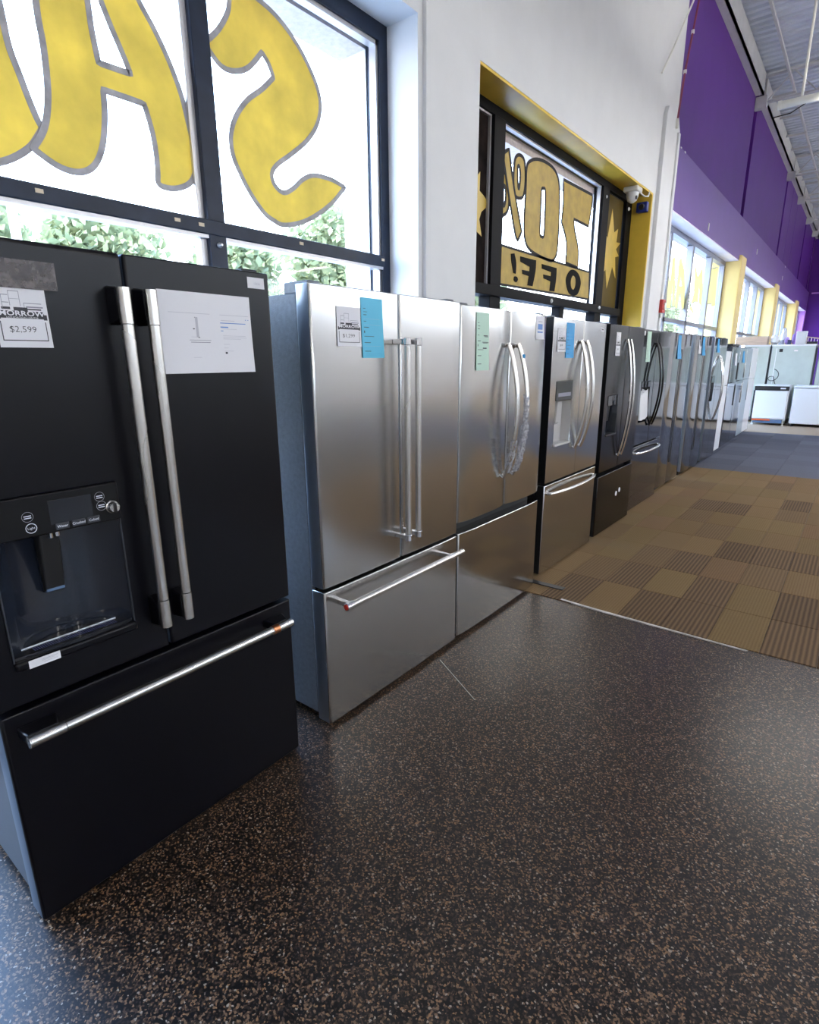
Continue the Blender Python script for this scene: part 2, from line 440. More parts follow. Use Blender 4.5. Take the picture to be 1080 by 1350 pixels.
# carpet tiles: brown field, then a blue grey field, then plain beige carpet far off
def tile_mesh(key, tx, ty):
    mb = MB(); g, h = tx/2-.001, ty/2-.001; c, d = g-.004, h-.004
    mb.add([(-g,-h,0),(g,-h,0),(g,h,0),(-g,h,0),(-g,-h,.004),(g,-h,.004),(g,h,.004),(-g,h,.004),(-c,-d,.006),(c,-d,.006),(c,d,.006),(-c,d,.006)],
           [(3,2,1,0),(0,1,5,4),(1,2,6,5),(2,3,7,6),(3,0,4,7),(4,5,9,8),(5,6,10,9),(6,7,11,10),(7,4,8,11),(8,9,10,11)])
    o = mb.build('tile', M[key], smooth=False); me = o.data; bpy.data.objects.remove(o)
    return me
TX, TY, nx, ny = .25, .5, 18, 11
XA, YA = -2.2, 3.24
tile_me = {k: tile_mesh(k, TX, TY) for k in ('brown_x','brown_y','olive_x','red_x','dim_x','brown_strong')}
tile_me['blue_x'] = tile_mesh('blue_x', .5, .5)
dark = {(int((x-XA)/TX), int((y-YA)/TY)) for x, y in ((-.72,3.62),(-.62,3.80),(-.9,4.6),(-.73,4.6),(-.63,5.18),(-.42,5.2),(-.14,4.14),(.04,4.18),(-.13,3.31),(.1,3.31),(-.2,5.2),(-1.25,3.65),(-1.09,4.01),(-1.09,6.41),(-.85,6.4),(-.4,6.8),(-.5,3.41),(.6,4.4),(.9,5.6),(1.4,3.9))}
for j in range(ny):
    for i in range(nx):
        key = random.choice(('brown_x','brown_x','brown_y','olive_x','olive_x','red_x','brown_x','dim_x'))
        if (i, j) in dark: key = 'brown_strong'
        o = bpy.data.objects.new('carpet_tile', tile_me[key]); COL.objects.link(o); o.parent = floor
        o.location = (XA+TX/2+i*TX, YA+TY/2+j*TY, random.uniform(-.0006, .0002))
YM = YA+ny*TY
for j in range(10):
    for i in range(9):
        o = bpy.data.objects.new('blue_carpet_tile', tile_me['blue_x']); COL.objects.link(o); o.parent = floor
        o.location = (XA+.25+i*.5, YM+.25+j*.5, random.uniform(-.0006, .0002))
x1 = XA+nx*TX; y1 = YM+5.0
MB().box(x1+.002, XR, YA, YM, 0, .005).build('carpet', M['grey_y'], floor, smooth=False)
MB().box(x1+.002, XR, YM+.002, y1, 0, .005).build('carpet', M['blue_x'], floor, smooth=False)
MB().box(-2.48, XR, y1+.002, YE, 0, .005).build('carpet', M['beige'], floor, smooth=False)
# worn white strip along the carpet edge, black lip by the fridges, a scratch on the rubber
mb = MB(); pts = [(-1.31,3.265),(-1.1,3.252),(-0.9,3.245),(-0.6,3.238),(-0.25,3.232)]
for a, b in zip(pts[:-1], pts[1:]):
    w0, w1 = 0.010*(1-(a[0]+1.31)*0.7), 0.010*(1-(b[0]+1.31)*0.7)
    mb.add([(a[0],a[1]-w0-.01,.0),(b[0],b[1]-w1-.01,.0),(b[0],b[1]+w1-.01,0),(a[0],a[1]+w0-.01,0),(a[0],a[1]-w0-.01,.007),(b[0],b[1]-w1-.01,.007),(b[0],b[1]+w1-.01,.007),(a[0],a[1]+w0-.01,.007)],
           [(3,2,1,0),(4,5,6,7),(0,1,5,4),(1,2,6,5),(2,3,7,6),(3,0,4,7)])
mb.build('edge_strip', M['strip'], floor)
MB().box(-1.64,-1.36,3.39,3.445,.006,.012).build('edge_strip', M['black'], floor, bevel=.003)
MB().tube([(-1.50,2.16,0.0005),(-1.17,1.966,0.0005)], .0016, 6).build('scratch', M['strip'], floor)

# left wall: white stretch with two window bays, then the purple stretch
wl = MB()
wl.box(OUT, WALL, YB, -1.9, 0, 6.9)
wl.box(OUT+.2, WALL, -1.9, 3.30, 3.57, 6.9)             # over window 1
wl.box(OUT, FRAME-.06, -1.9, 3.30, 3.47, 6.9)
wl.box(OUT+.2, WALL, -1.9, 3.30, 0, 0.09)
wl.box(OUT, WALL, 3.30, 4.0, 0, 6.9)                    # between windows 1 and 2
wl.box(OUT, FRAME-.06, 3.21, 3.30, 0, 3.47)
wl.box(OUT+.2, WALL, 4.0, 8.36, 3.575, 6.9)             # over window 2
wl.box(OUT, WALL, 8.36, 9.1, 0, 6.9)
wall_left = tag(wl.build('wall_left', M['white'], smooth=False), kind='structure')
MB().box(OUT-.02, FRAME-.06, 3.215, 3.30, 0, 3.50).build('outer_jamb', M['stucco'], wall_left, smooth=False)
MB().box(OUT-.02, FRAME-.06, -1.9, 3.215, 3.45, 3.52).build('outer_lintel', M['stucco'], wall_left, smooth=False)
MB().box(OUT-.02, FRAME-.06, 4.0, 8.36, 3.40, 6.9).build('outer_lintel', M['stucco'], wall_left, smooth=False)
MB().box(WALL-.001, WALL+.03, 3.35, 3.995, 0, 6.9).build('pilaster', M['white'], wall_left, bevel=.004)
pl = MB().add([], [])
pl.prism([(8.46,0),(9.10,0),(9.10,4.46),(8.99,4.60),(8.52,4.60),(8.46,4.5)], 'x', WALL-.01, WALL+.05)
pl.box(WALL, WALL+.075, 8.98, 9.06, 0, 4.42)
pl.build('pilaster', M['white'], wall_left, bevel=.004)
MB().box(FRAME-.04, WALL-.004, 4.0, 8.36, 3.555, 3.577).build('soffit_panel', M['yellow'], wall_left, smooth=False)
MB().box(FRAME-.04, WALL-.004, 8.33, 8.365, 0, 3.556).build('reveal_panel', M['yellow'], wall_left, smooth=False)
# purple stretch
MB().box(OUT, WALL, 9.1, YE, 3.56, 4.37).build('purple_band', M['band'], wall_left, bevel=.006)
joints = [9.1, 14.82, 15.1, 21.1, 21.35, 22.85, 24.5, 27.8, 28.1, 30.2, 32.0, 32.4, YE]
for a, b in zip(joints[:-1], joints[1:]):
    if b-a < 0.5: MB().box(-2.80, -2.70, a, b, 4.36, 7.0).build('groove_panel', M['purple_shade'], wall_left, smooth=False)
    else: MB().box(-2.85, -2.58, a+.02, b-.02, 4.36, 7.0).build('purple_panel', M['purple'], wall_left, bevel=.008)
MB().box(-2.95, -2.72, 9.1, YE, 4.36, 7.0).build('groove_panel', M['purple_shade'], wall_left, smooth=False)
MB().box(OUT, -2.86, 9.1, YE, 4.3, 7.0).build('outer_skin', M['stucco'], wall_left, smooth=False)
bays = [(9.1,14.85),(15.45,21.15),(21.85,27.75),(28.6,32.6)]
for a, b in bays:
    MB().box(FRAME-.03, WALL-.004, a, b, 3.545, 3.562).build('soffit_panel', M['pink'], wall_left, smooth=False)
    MB().box(FRAME-.06, WALL+.002, a, b, 0, 0.10).build('sill', M['white'], wall_left, smooth=False)
for (a, b) in ((14.85,15.45),(21.15,21.85),(27.75,28.6)):
    MB().box(OUT, WALL+.06, a, b, 0, 3.66).build('pier', M['pale_yellow'], wall_left, bevel=.02)
MB().box(OUT, WALL, 32.6, YE, 0, 3.56).build('pier', M['mauve'], wall_left, smooth=False)
for y, z, s in ((9.4,4.37,.03),(9.62,4.37,.04),(22.9,4.36,.09)):
    MB().box(WALL-.001, WALL+.006, y, y+s*1.6, z-.5*s, z).build('chipped_patch', M['white'], wall_left, smooth=False)
for y, z in ((11.6,3.64),(17.0,3.95),(22.6,3.9)):
    MB().box(WALL-.001, WALL+.012, y, y+.06, z, z+.12).build('bracket', M['tube'], wall_left, bevel=.003)

tag(MB().box(-3.08, .5, YE, YE+.15, 0, 7.3).build('wall_end', M['purple'], smooth=False), kind='structure')
MB().box(.5, XR, YE, YE+.15, 0, 7.3).build('grey_stretch', M['beam'], bpy.data.objects['wall_end'], smooth=False)
MB().box(-2.4, .5, YE-.03, YE+.01, 4.30, 4.36).build('ledge', M['mauve'], bpy.data.objects['wall_end'], bevel=.004)
wr = MB().box(XR, XR+.15, YB, YE, 0, 3.6).box(XR, XR+.15, YB, YE, 4.5, 7.3)
yy = YB
while yy < YE:
    wr.box(XR, XR+.15, yy, yy+.6, 3.6, 4.5); yy += 5.0
tag(wr.build('wall_right', M['white'], smooth=False), kind='structure')        # unseen band of high windows, added for the fridge doors to mirror
yy = YB; kk = 11
while yy < YE:
    W = tag(MB().box(XR+.02, XR+.10, yy+.6, yy+5, 3.6, 3.68).box(XR+.02, XR+.10, yy+.6, yy+5, 4.42, 4.5).build('window_%d' % kk, M['silver_frame'], smooth=False), kind='structure')  # added high window, out of view, brightening the door reflections
    for q in (2.03, 3.5): MB().box(XR+.02, XR+.10, yy+q, yy+q+.08, 3.68, 4.42).build('mullion', M['silver_frame'], W, smooth=False)
    MB().box(XR+.05, XR+.058, yy+.6, yy+5, 3.68, 4.42).build('pane', M['glass'], W, smooth=False)
    yy += 5.0; kk += 1
tag(MB().box(-3.08, XR, YB-.15, YB, 0, 7.3).build('wall_back', M['white'], smooth=False), kind='structure')

# ceiling: ribbed steel deck, edge angle, joists
pitch = 0.20; prof = []
y = YB-.1
while y < YE+.1:
    prof += [(y, ZC),(y+.09, ZC),(y+.105, ZC+.05),(y+.185, ZC+.05)]
    y += pitch
mb = MB(); n = len(prof)
mb.add([(-3.1,p[0],p[1]) for p in prof]+[(XR+.15,p[0],p[1]) for p in prof]+[(-3.1,p[0],ZC+.12) for p in prof]+[(XR+.15,p[0],ZC+.12) for p in prof],
       [(i,i+1,n+i+1,n+i) for i in range(n-1)]+[(2*n+i,3*n+i,3*n+i+1,2*n+i+1) for i in range(n-1)])
ceiling = tag(mb.build('ceiling', M['deck'], smooth=False), kind='structure')
for a, b in ((YB,14.75),(15.0,20.9),(21.0,24.2),(24.4,27.9),(28.1,YE)):
    MB().box(-2.58, -2.44, a, b, 6.62, 6.66).box(-2.47, -2.44, a, b, 6.62, 6.98).build('edge_beam', M['beam'], ceiling, smooth=False)
for yj in (3.0, 8.9, 14.9, 21.0, 24.3, 28.0, 31.0):
    j = MB().box(-2.45, XR, yj-.06, yj+.06, 6.98, 7.02).box(-2.45, XR, yj-.05, yj+.05, 6.50, 6.53)
    x, up = -2.4, True
    while x < XR-.5:
        j.tube([(x,yj,6.53 if up else 6.98),(x+.42,yj,6.98 if up else 6.53)], .014, 5); x += .42; up = not up
    j.box(-2.6, -2.38, yj-.09, yj+.09, 6.42, 6.62)
    j.build('joist', M['beam'], ceiling, smooth=False)
for xr in (-2.05,):
    MB().box(xr-.02, xr+.02, YB, YE, 6.90, 6.96).build('bridging', M['beam'], ceiling, smooth=False)
for y0 in (15.8, 17.2, 18.6, 19.8, 22.2, 23.2, 25.4, 26.6):
    MB().box(-2.44, -2.02, y0-.02, y0+.02, 6.86, 6.9).build('bridging', M['beam'], ceiling, smooth=False)

# ------------------------------------------------------------------ windows
def bar(parent, nm, mtl, y0, y1, z0, z1, d0=-.05, d1=.05):
    return MB().box(FRAME+d0, FRAME+d1, y0, y1, z0, z1).build(nm, mtl, parent, bevel=.004)
def pane(parent, y0, y1, z0, z1, mtl=None):
    return MB().box(FRAME-.004, FRAME+.004, y0, y1, z0, z1).build('pane', mtl or M['glass'], parent, smooth=False)
def letter(parent, loops, mtl, edge=None, ew=.02, x=FRAME+.006, per=6, sm=True, name='painted_letter'):
    L = [spline(l, per) if sm else l for l in loops]
    o = flat_fill(L, x).build(name, mtl, parent, smooth=False)
    if edge: ribbon(L, x+.001, ew).build('outline', edge, o, smooth=False)
    return o

# window 1
fr = M['frame']
mb = MB().box(FRAME-.06, FRAME+.05, -1.9, 3.30, 3.47, 3.57).box(FRAME-.06, FRAME+.05, 3.22, 3.30, .09, 3.47).box(FRAME-.06, FRAME+.05, -1.9, -1.8, .09, 3.47).box(FRAME-.06, FRAME+.05, -1.8, 3.22, .09, .19)
W1 = tag(mb.build('window_1', fr, smooth=False), kind='structure')
for y0 in (-.55+.02, .65, 1.85):
    bar(W1, 'mullion', fr, y0, y0+.10, .19, 3.47, -.06, .06)
    MB().box(FRAME-.02, FRAME+.03, y0-.035, y0, .19, 3.47).build('bead', M['bead'], W1, smooth=False)
bar(W1, 'transom', fr, -1.8, 3.22, 2.135, 2.205, -.06, .065)
MB().box(FRAME-.02, FRAME+.055, -1.8, 3.22, 2.118, 2.135).build('bead', M['bead'], W1, smooth=False)
MB().box(FRAME-.02, FRAME+.035, -1.8, 3.22, 3.445, 3.47).build('bead', M['bead'], W1, smooth=False)
MB().box(FRAME-.02, FRAME+.035, 3.20, 3.22, .19, 3.47).build('bead', M['bead'], W1, smooth=False)
for a, b in ((-1.8,-.53),(-.43,.65),(.75,1.85),(1.95,3.22)):
    pane(W1, a, b, .19, 2.135); pane(W1, a, b, 2.205, 3.47)
for y, z in ((1.06,2.17),(1.66,2.165),(1.79,2.165),(2.45,2.17),(3.19,2.17)):
    MB().box(FRAME+.064, FRAME+.068, y, y+.03, z, z+.016).build('paint_chip', M['chip'], W1, smooth=False)
MB().lathe([(.012,0),(.014,.01),(.006,.03)], (FRAME+.06,1.90,2.09), 'x', 10).build('latch', M['bead'], W1)
# the painted letters of window 1, read backwards from inside
S_ = [(1.953,3.015),(1.953,3.015),(2.036,2.949),(2.121,2.951),(2.212,2.998),(2.307,3.099),(2.307,3.099),(2.349,3.058),(2.375,3.005),(2.375,3.005),(2.291,2.925),(2.185,2.84),(2.104,2.739),(2.066,2.642),(2.071,2.555),(2.106,2.483),(2.166,2.395),(2.248,2.315),(2.317,2.284),(2.394,2.273),(2.543,2.316),(2.687,2.393),(2.807,2.479),(2.907,2.576),(2.907,2.576),(2.807,2.594),(2.701,2.594),(2.622,2.581),(2.545,2.54),(2.482,2.487),(2.403,2.445),(2.341,2.468),(2.322,2.521),(2.364,2.579),(2.482,2.664),(2.605,2.763),(2.687,2.864),(2.721,2.962),(2.709,3.045),(2.66,3.125),(2.58,3.209),(2.477,3.278),(2.377,3.317),(2.269,3.336),(2.177,3.343),(2.129,3.292),(2.107,3.204),(2.041,3.103)]
A_ = [(1.097,2.346),(1.097,2.346),(1.142,2.412),(1.168,2.476),(1.186,2.561),(1.194,2.656),(1.196,2.748),(1.192,2.835),(1.197,2.936),(1.21,3.051),(1.262,3.165),(1.372,3.254),(1.506,3.261),(1.58,3.17),(1.627,3.059),(1.686,2.975),(1.746,2.87),(1.794,2.747),(1.822,2.611),(1.838,2.508),(1.83,2.422),(1.794,2.365),(1.729,2.33),(1.667,2.319),(1.628,2.33),(1.63,2.378),(1.632,2.45),(1.625,2.542),(1.6,2.649),(1.6,2.649),(1.533,2.65),(1.417,2.649),(1.417,2.649),(1.411,2.558),(1.39,2.451),(1.357,2.369),(1.313,2.318),(1.255,2.295),(1.182,2.302)]
A_h = [(1.399,2.968),(1.401,2.862),(1.412,2.747),(1.412,2.747),(1.48,2.749),(1.551,2.752),(1.551,2.752),(1.523,2.823),(1.486,2.907),(1.454,2.99),(1.429,3.052),(1.406,3.075),(1.394,3.018)]
L_ = [(1.064,2.798),(1.071,2.69),(1.091,2.609),(1.113,2.523),(1.133,2.459),(1.147,2.432),(1.147,2.432),(1.134,2.409),(1.091,2.35),(1.03,2.3),(0.972,2.268),(0.88,2.231),(0.734,2.185),(0.664,2.205),(0.674,2.313),(0.782,2.391),(0.873,2.46),(0.926,2.567),(0.965,2.724),(1.012,2.928),(1.052,2.958)]
letter(W1, [S_], M['letter'], M['letter_edge'], .026)
letter(W1, [A_, A_h], M['letter'], M['letter_edge'], .026, x=FRAME+.0105)
letter(W1, [L_], M['letter'], M['letter_edge'], .026)
# window 2
bf = M['black_frame']
mb = MB().box(FRAME-.06, FRAME+.05, 4.0, 8.33, 3.48, 3.556).box(FRAME-.06, FRAME+.05, 8.12, 8.33, 0, 3.48).box(FRAME-.06, FRAME+.05, 4.0, 4.06, 0, 3.48)
W2 = tag(mb.build('window_2', bf, smooth=False), kind='structure')
bar(W2, 'mullion', bf, 4.68, 4.87, 0, 3.48, -.06, .06)
bar(W2, 'mullion', bf, 7.25, 7.46, 0, 3.48, -.06, .06)
bar(W2, 'transom', bf, 4.06, 8.12, 2.06, 2.15, -.06, .09)
bar(W2, 'mullion', bf, 6.22, 6.34, 0, 2.06, -.05, .05)
for a, b in ((4.06,4.68),(4.87,6.22),(6.34,7.25),(7.46,8.12)): pane(W2, a, b, 0.06, 2.06)
pane(W2, 4.06, 4.68, 2.15, 3.48); pane(W2, 4.87, 7.25, 2.15, 3.48); pane(W2, 7.46, 8.12, 2.15, 3.48)
bar(W2, 'bottom_rail', bf, 4.06, 8.12, 0, .06)
for a, b in ((4.06,4.68),(4.87,7.25)):
    MB().box(FRAME-.01, FRAME+.03, a, b, 3.465, 3.48).build('bead', M['bead'], W2, smooth=False)
    MB().box(FRAME-.01, FRAME+.03, b-.022, b, 2.15, 3.465).build('bead', M['bead'], W2, smooth=False)
for y, z in ((7.36,3.38),(8.2,3.40),(5.9,2.1),(7.3,2.12)):
    MB().lathe([(.022,0),(.022,.008),(.012,.016)], (FRAME+.05 if z>2.5 else FRAME+.09, y, z), 'x', 10).build('screw_cap', M['white'], W2)
# the painting on window 2: 70% OFF! and two sunbursts, read backwards from inside
w2_seven = [(6.221,3.328),(6.221,3.328),(7.034,3.342),(7.034,3.342),(7.038,3.243),(6.984,3.001),(6.984,3.001),(6.545,3.007),(6.545,3.007),(6.595,2.894),(6.722,2.73),(6.749,2.528),(6.749,2.528),(6.396,2.539),(6.396,2.539),(6.402,2.705),(6.336,2.819),(6.226,2.923),(6.226,2.923),(6.245,3.096)]
w2_O = [(5.379,3.041),(5.379,3.249),(5.448,3.321),(5.592,3.369),(5.786,3.387),(5.983,3.367),(6.099,3.283),(6.146,3.094),(6.166,2.811),(6.151,2.61),(6.061,2.524),(5.88,2.516),(5.592,2.542),(5.453,2.583),(5.387,2.676),(5.372,2.828)]
w2_Oh = [(5.712,3.12),(5.748,3.149),(5.799,3.133),(5.817,2.936),(5.818,2.737),(5.763,2.713),(5.723,2.743),(5.717,2.951)]
w2_slash = [(4.911,3.252),(4.911,3.252),(5.017,3.314),(5.017,3.314),(5.142,3.023),(5.324,2.689),(5.324,2.689),(5.256,2.605),(5.256,2.605),(5.196,2.647),(5.055,2.933)]
w2_p1 = [(5.129,3.164),(5.153,3.276),(5.234,3.319),(5.324,3.294),(5.36,3.156),(5.339,3.01),(5.268,2.967),(5.18,2.972),(5.139,3.051)]
w2_p1h = [(5.203,3.209),(5.233,3.223),(5.256,3.163),(5.249,3.059),(5.225,3.054)]
w2_p2 = [(4.883,3.07),(4.963,3.113),(5.032,3.057),(5.061,2.949),(5.05,2.838),(4.982,2.778),(4.904,2.779)]
w2_p2h = [(4.952,2.998),(4.981,3.004),(4.996,2.936),(4.982,2.862),(4.956,2.857)]
w2_band = [(4.884,2.52),(4.884,2.52),(7.105,2.518),(7.105,2.518),(7.145,2.212),(7.145,2.212),(4.881,2.184),(4.881,2.184)]
w2_o_ = [(6.424,2.363),(6.506,2.464),(6.636,2.493),(6.788,2.456),(6.859,2.367),(6.799,2.255),(6.675,2.216),(6.518,2.242)]
w2_oh = [(6.565,2.377),(6.617,2.429),(6.693,2.408),(6.706,2.333),(6.653,2.281),(6.583,2.304)]
w2_f1 = [(5.795,2.458),(5.795,2.458),(6.164,2.459),(6.164,2.459),(6.166,2.356),(6.14,2.22),(6.14,2.22),(6.015,2.215),(6.015,2.215),(6.029,2.311),(6.029,2.311),(5.854,2.325),(5.854,2.325),(5.841,2.362),(5.841,2.362),(6.03,2.364),(6.03,2.364),(6.033,2.404),(6.033,2.404),(5.801,2.414),(5.801,2.414)]
w2_f2 = [(5.316,2.471),(5.316,2.471),(5.663,2.476),(5.663,2.476),(5.659,2.373),(5.608,2.226),(5.608,2.226),(5.494,2.224),(5.494,2.224),(5.516,2.312),(5.516,2.312),(5.378,2.319),(5.378,2.319),(5.367,2.355),(5.367,2.355),(5.526,2.359),(5.526,2.359),(5.529,2.4),(5.529,2.4),(5.324,2.424),(5.324,2.424)]
w2_ex = [(5.128,2.47),(5.128,2.47),(5.197,2.482),(5.197,2.482),(5.239,2.406),(5.241,2.305),(5.241,2.305),(5.191,2.307),(5.191,2.307),(5.148,2.396)]
w2_exd = [(5.215,2.278),(5.265,2.28),(5.289,2.257),(5.258,2.232),(5.211,2.243)]
w2_sunR = [(7.724,3.321),(7.848,3.068),(7.98,3.13),(7.955,2.969),(8.11,2.981),(7.963,2.886),(8.085,2.817),(7.955,2.79),(8.027,2.54),(7.873,2.663),(7.731,2.387),(7.646,2.603),(7.476,2.527),(7.547,2.674),(7.422,2.734),(7.532,2.819),(7.405,2.862),(7.529,2.909),(7.439,3.055),(7.626,2.973)]
w2_sunL = [(4.546,3.03),(4.542,2.885),(4.612,2.861),(4.71,2.811),(4.579,2.73),(4.547,2.666),(4.594,2.539),(4.432,2.592),(4.348,2.612),(4.285,2.496),(4.241,2.634),(4.137,2.692),(4.238,2.762),(4.234,2.889),(4.313,2.841),(4.413,2.907)]
letter(W2, [w2_band], M['letter2'], M['letter2_edge'], .022, sm=False, name='painted_band')
for lp in ([w2_seven], [w2_O, w2_Oh], [w2_slash], [w2_p1, w2_p1h], [w2_p2, w2_p2h]):
    letter(W2, lp, M['letter2'], M['letter2_edge'], .03, per=4, x=FRAME+(.010 if lp[0] is w2_slash else .006))
for lp in ([w2_o_, w2_oh], [w2_f1], [w2_f2], [w2_ex], [w2_exd]): letter(W2, lp, M['black_paint'], per=4, x=FRAME+.0105)
MB().box(FRAME+.0045, FRAME+.0075, 7.47, 8.11, 2.16, 3.47).build('painted_panel', M['amber'], W2, smooth=False)
MB().box(FRAME+.0045, FRAME+.0075, 4.07, 4.67, 2.16, 3.47).build('painted_panel', M['dark_glass'], W2, smooth=False)
letter(W2, [[(min(8.11,max(7.47,p[0])),p[1]) for p in w2_sunR]], M['sunpaint'], x=FRAME+.008, sm=False, name='painted_sun')
letter(W2, [w2_sunL], M['sunpaint'], x=FRAME+.008, sm=False, name='painted_sun')
# windows of the purple stretch
sf = M['silver_frame']
for k, (a, b) in enumerate(bays):
    mb = MB().box(FRAME-.05, FRAME+.05, a, b, 3.46, 3.545).box(FRAME-.05, FRAME+.05, b-.10, b, .1, 3.46).box(FRAME-.05, FRAME+.05, a, a+.10, .1, 3.46).box(FRAME-.05, FRAME+.05, a+.1, b-.1, .1, .18)
    Wk = tag(mb.build('window_%d' % (k+3), sf, smooth=False), kind='structure')
    cuts = [a+.1] + ([10.36,11.86,13.44] if k == 0 else [a+(b-a)*q for q in (.25,.5,.75)]) + [b-.1]
    for c in cuts[1:-1]: bar(Wk, 'mullion', sf, c-.06, c+.06, .18, 3.46, -.05, .06)
    bar(Wk, 'transom', sf, a+.1, b-.1, 2.10, 2.17, -.05, .06)
    for i in range(4):
        y0 = cuts[i]+(.06 if i else 0); y1 = cuts[i+1]-(.06 if i < 3 else 0)
        pane(Wk, y0, y1, .18, 2.10); pane(Wk, y0, y1, 2.17, 3.46)
    if k == 0: W3 = Wk
# yellow lettering, its colour paled for the window glare, on the first window of the purple wall
w3_strip = [(10.075,2.914),(10.131,2.92),(10.244,2.428),(10.1,2.417)]
w3_m = [(10.516,2.879),(10.715,2.749),(10.708,3.109),(10.857,3.166),(11.153,2.389),(11.001,2.386),(10.876,2.73),(10.894,2.338),(10.643,2.329),(10.577,2.65)]
w3_a = [(11.265,3.183),(11.538,3.03),(11.734,2.723),(11.84,2.418),(11.67,2.342),(11.477,2.616),(11.382,2.602),(11.333,2.35),(11.17,2.39),(11.177,2.813),(11.131,3.134)]
w3_ah = [(11.36,2.9),(11.503,2.753),(11.344,2.732)]
w3_r = [(12.303,3.231),(12.622,3.012),(12.933,3.236),(13.149,2.844),(13.22,2.513),(12.96,2.568),(12.817,2.924),(12.87,2.57),(12.584,2.565),(12.305,2.5),(12.75,2.326),(12.249,2.413),(12.457,2.694)]
w3_e = [(13.969,3.32),(14.282,3.379),(14.521,2.622),(14.141,2.589),(14.151,2.641),(13.635,2.589),(13.619,3.273)]
for lp in ([w3_strip], [w3_m], [w3_a, w3_ah], [w3_r], [w3_e]): letter(W3, lp, M['pale_letter'], M['letter_edge'], .02, sm=False)
# ------------------------------------------------------------------ refrigerators
def door_prism(y0, y1, z0, z1, xb, bulge=0.0, r=.008):
    """a door whose front (x = 0 at its middle) bows out by bulge and whose side edges are rounded"""
    pts = [(xb, y0), (-bulge-r, y0)]
    n = 12
    for k in range(n+1):
        t = k/n
        y = y0+r*.6+(y1-y0-r*1.2)*t
        pts.append((-bulge*(2*t-1)**4 - (0 if 0 < k < n else .001), y))
    pts += [(-bulge-r, y1), (xb, y1)]
    return MB().prism(pts, 'z', z0, z1)

def door_hole(y0, y1, z0, z1, xb, hole):
    a0, a1, b0, b1 = hole
    o = [(y0,z0),(y1,z0),(y1,z1),(y0,z1)]; i = [(a0,b0),(a1,b0),(a1,b1),(a0,b1)]
    vs = [(0,*p) for p in o]+[(0,*p) for p in i]+[(xb,*p) for p in o]+[(xb,*p) for p in i]
    fs = []
    for k in range(4):
        j = (k+1)%4
        fs += [(k,j,4+j,4+k),(8+k,12+k,12+j,8+j),(k,8+k,8+j,j),(4+k,4+j,12+j,12+k)]
    return MB().add(vs, fs)

def bow_points(y, z0, z1, base, out, n=16, dy=0):
    return [(base+out*math.sin(math.pi*k/n)**.8, y+dy*math.sin(math.pi*k/n), z0+(z1-z0)*k/n) for k in range(n+1)]

def fridge(name, label, xf, y0, y1, front, side, edge, h=1.77, split=None, zs=.655, dgap=.012, bulge=0.0, door_t=.07, depth=.74,
           holes=None, hinge=True, z=0.0, drawer_bottom=.02, kind='french', group=None):
    """returns root, doors: french = two doors over a drawer; side = two full doors; top = freezer door over a door"""
    yc = (y0+y1)/2; wd = y1-y0
    root = empty(name, (xf, yc, z), label, 'refrigerator', group)
    cab = MB().box(-depth, -door_t-.012, -wd/2+.012, wd/2-.012, .035, h-.028)
    cab.build('cabinet', side, root, bevel=.006)
    MB().box(-door_t-.014, -door_t+.002, -wd/2+.03, wd/2-.03, .05, h-.04).build('gasket', M['dark_gap'], root, smooth=False)
    MB().box(-door_t-.03, -door_t+.01, -wd/2+.03, wd/2-.03, .004, .05).build('toe_grille', M['black'], root, smooth=False)
    for fx in (-.14, -depth+.06):
        for fy in (-wd/2+.06, wd/2-.06):
            MB().lathe([(.022,0),(.022,.012),(.012,.014),(.012,.037)], (fx, fy, 0), 'z', 10).build('foot', M['black'], root)
    ys = 0.0 if split is None else split-yc
    g = .0042
    parts = []
    if kind == 'french':
        spans = [(-wd/2, ys-g, zs+dgap, h), (ys+g, wd/2, zs+dgap, h)]
        low = [(-wd/2, wd/2, drawer_bottom, zs-dgap*.3)]
    elif kind == 'side':
        spans = [(-wd/2, ys-g, .055, h), (ys+g, wd/2, .055, h)]; low = []
    else:
        spans = [(-wd/2, wd/2, zs+dgap*.4, h), (-wd/2, wd/2, .05, zs-dgap*.4)]; low = []
    for i, (a, b, c, d) in enumerate(spans):
        if holes and i in holes: mb = door_hole(a, b, c, d, -door_t, holes[i])
        else: mb = door_prism(a, b, c, d, -door_t, bulge)
        o = mb.build('door', front, root, bevel=.004)
        if edge:
            o.data.materials.append(edge)
            for p in o.data.polygons:
                if abs(p.normal.y) > .9: p.material_index = 1
        parts.append(o)
    for (a, b, c, d) in low:
        o = door_prism(a, b, c, d, -door_t, bulge*.6).build('drawer', front, root, bevel=.004)
        if edge:
            o.data.materials.append(edge)
            for p in o.data.polygons:
                if abs(p.normal.y) > .9: p.material_index = 1
        parts.append(o)
    if hinge:
        for s in (-1, 1):
            MB().box(-.16, -.03, s*(wd/2-.05)-.03, s*(wd/2-.05)+.03, h-.03, h+.012).build('hinge_cover', M['steel_side'] if side is not M['f1_side'] else M['black'], root, bevel=.005)
    root['yc'] = yc; root['xf'] = xf
    return root, parts

def bow_handle(door, y, z0, z1, mtl, out=.06, base=.012, r=.012, r2=.009, dy=0):
    pts = bow_points(y, z0, z1, base, out, dy=dy)
    pts = [(-.002, y, z0+.012)] + pts + [(-.002, y, z1-.012)]
    return MB().tube(pts, r, 12, r2).build('handle', mtl, door)

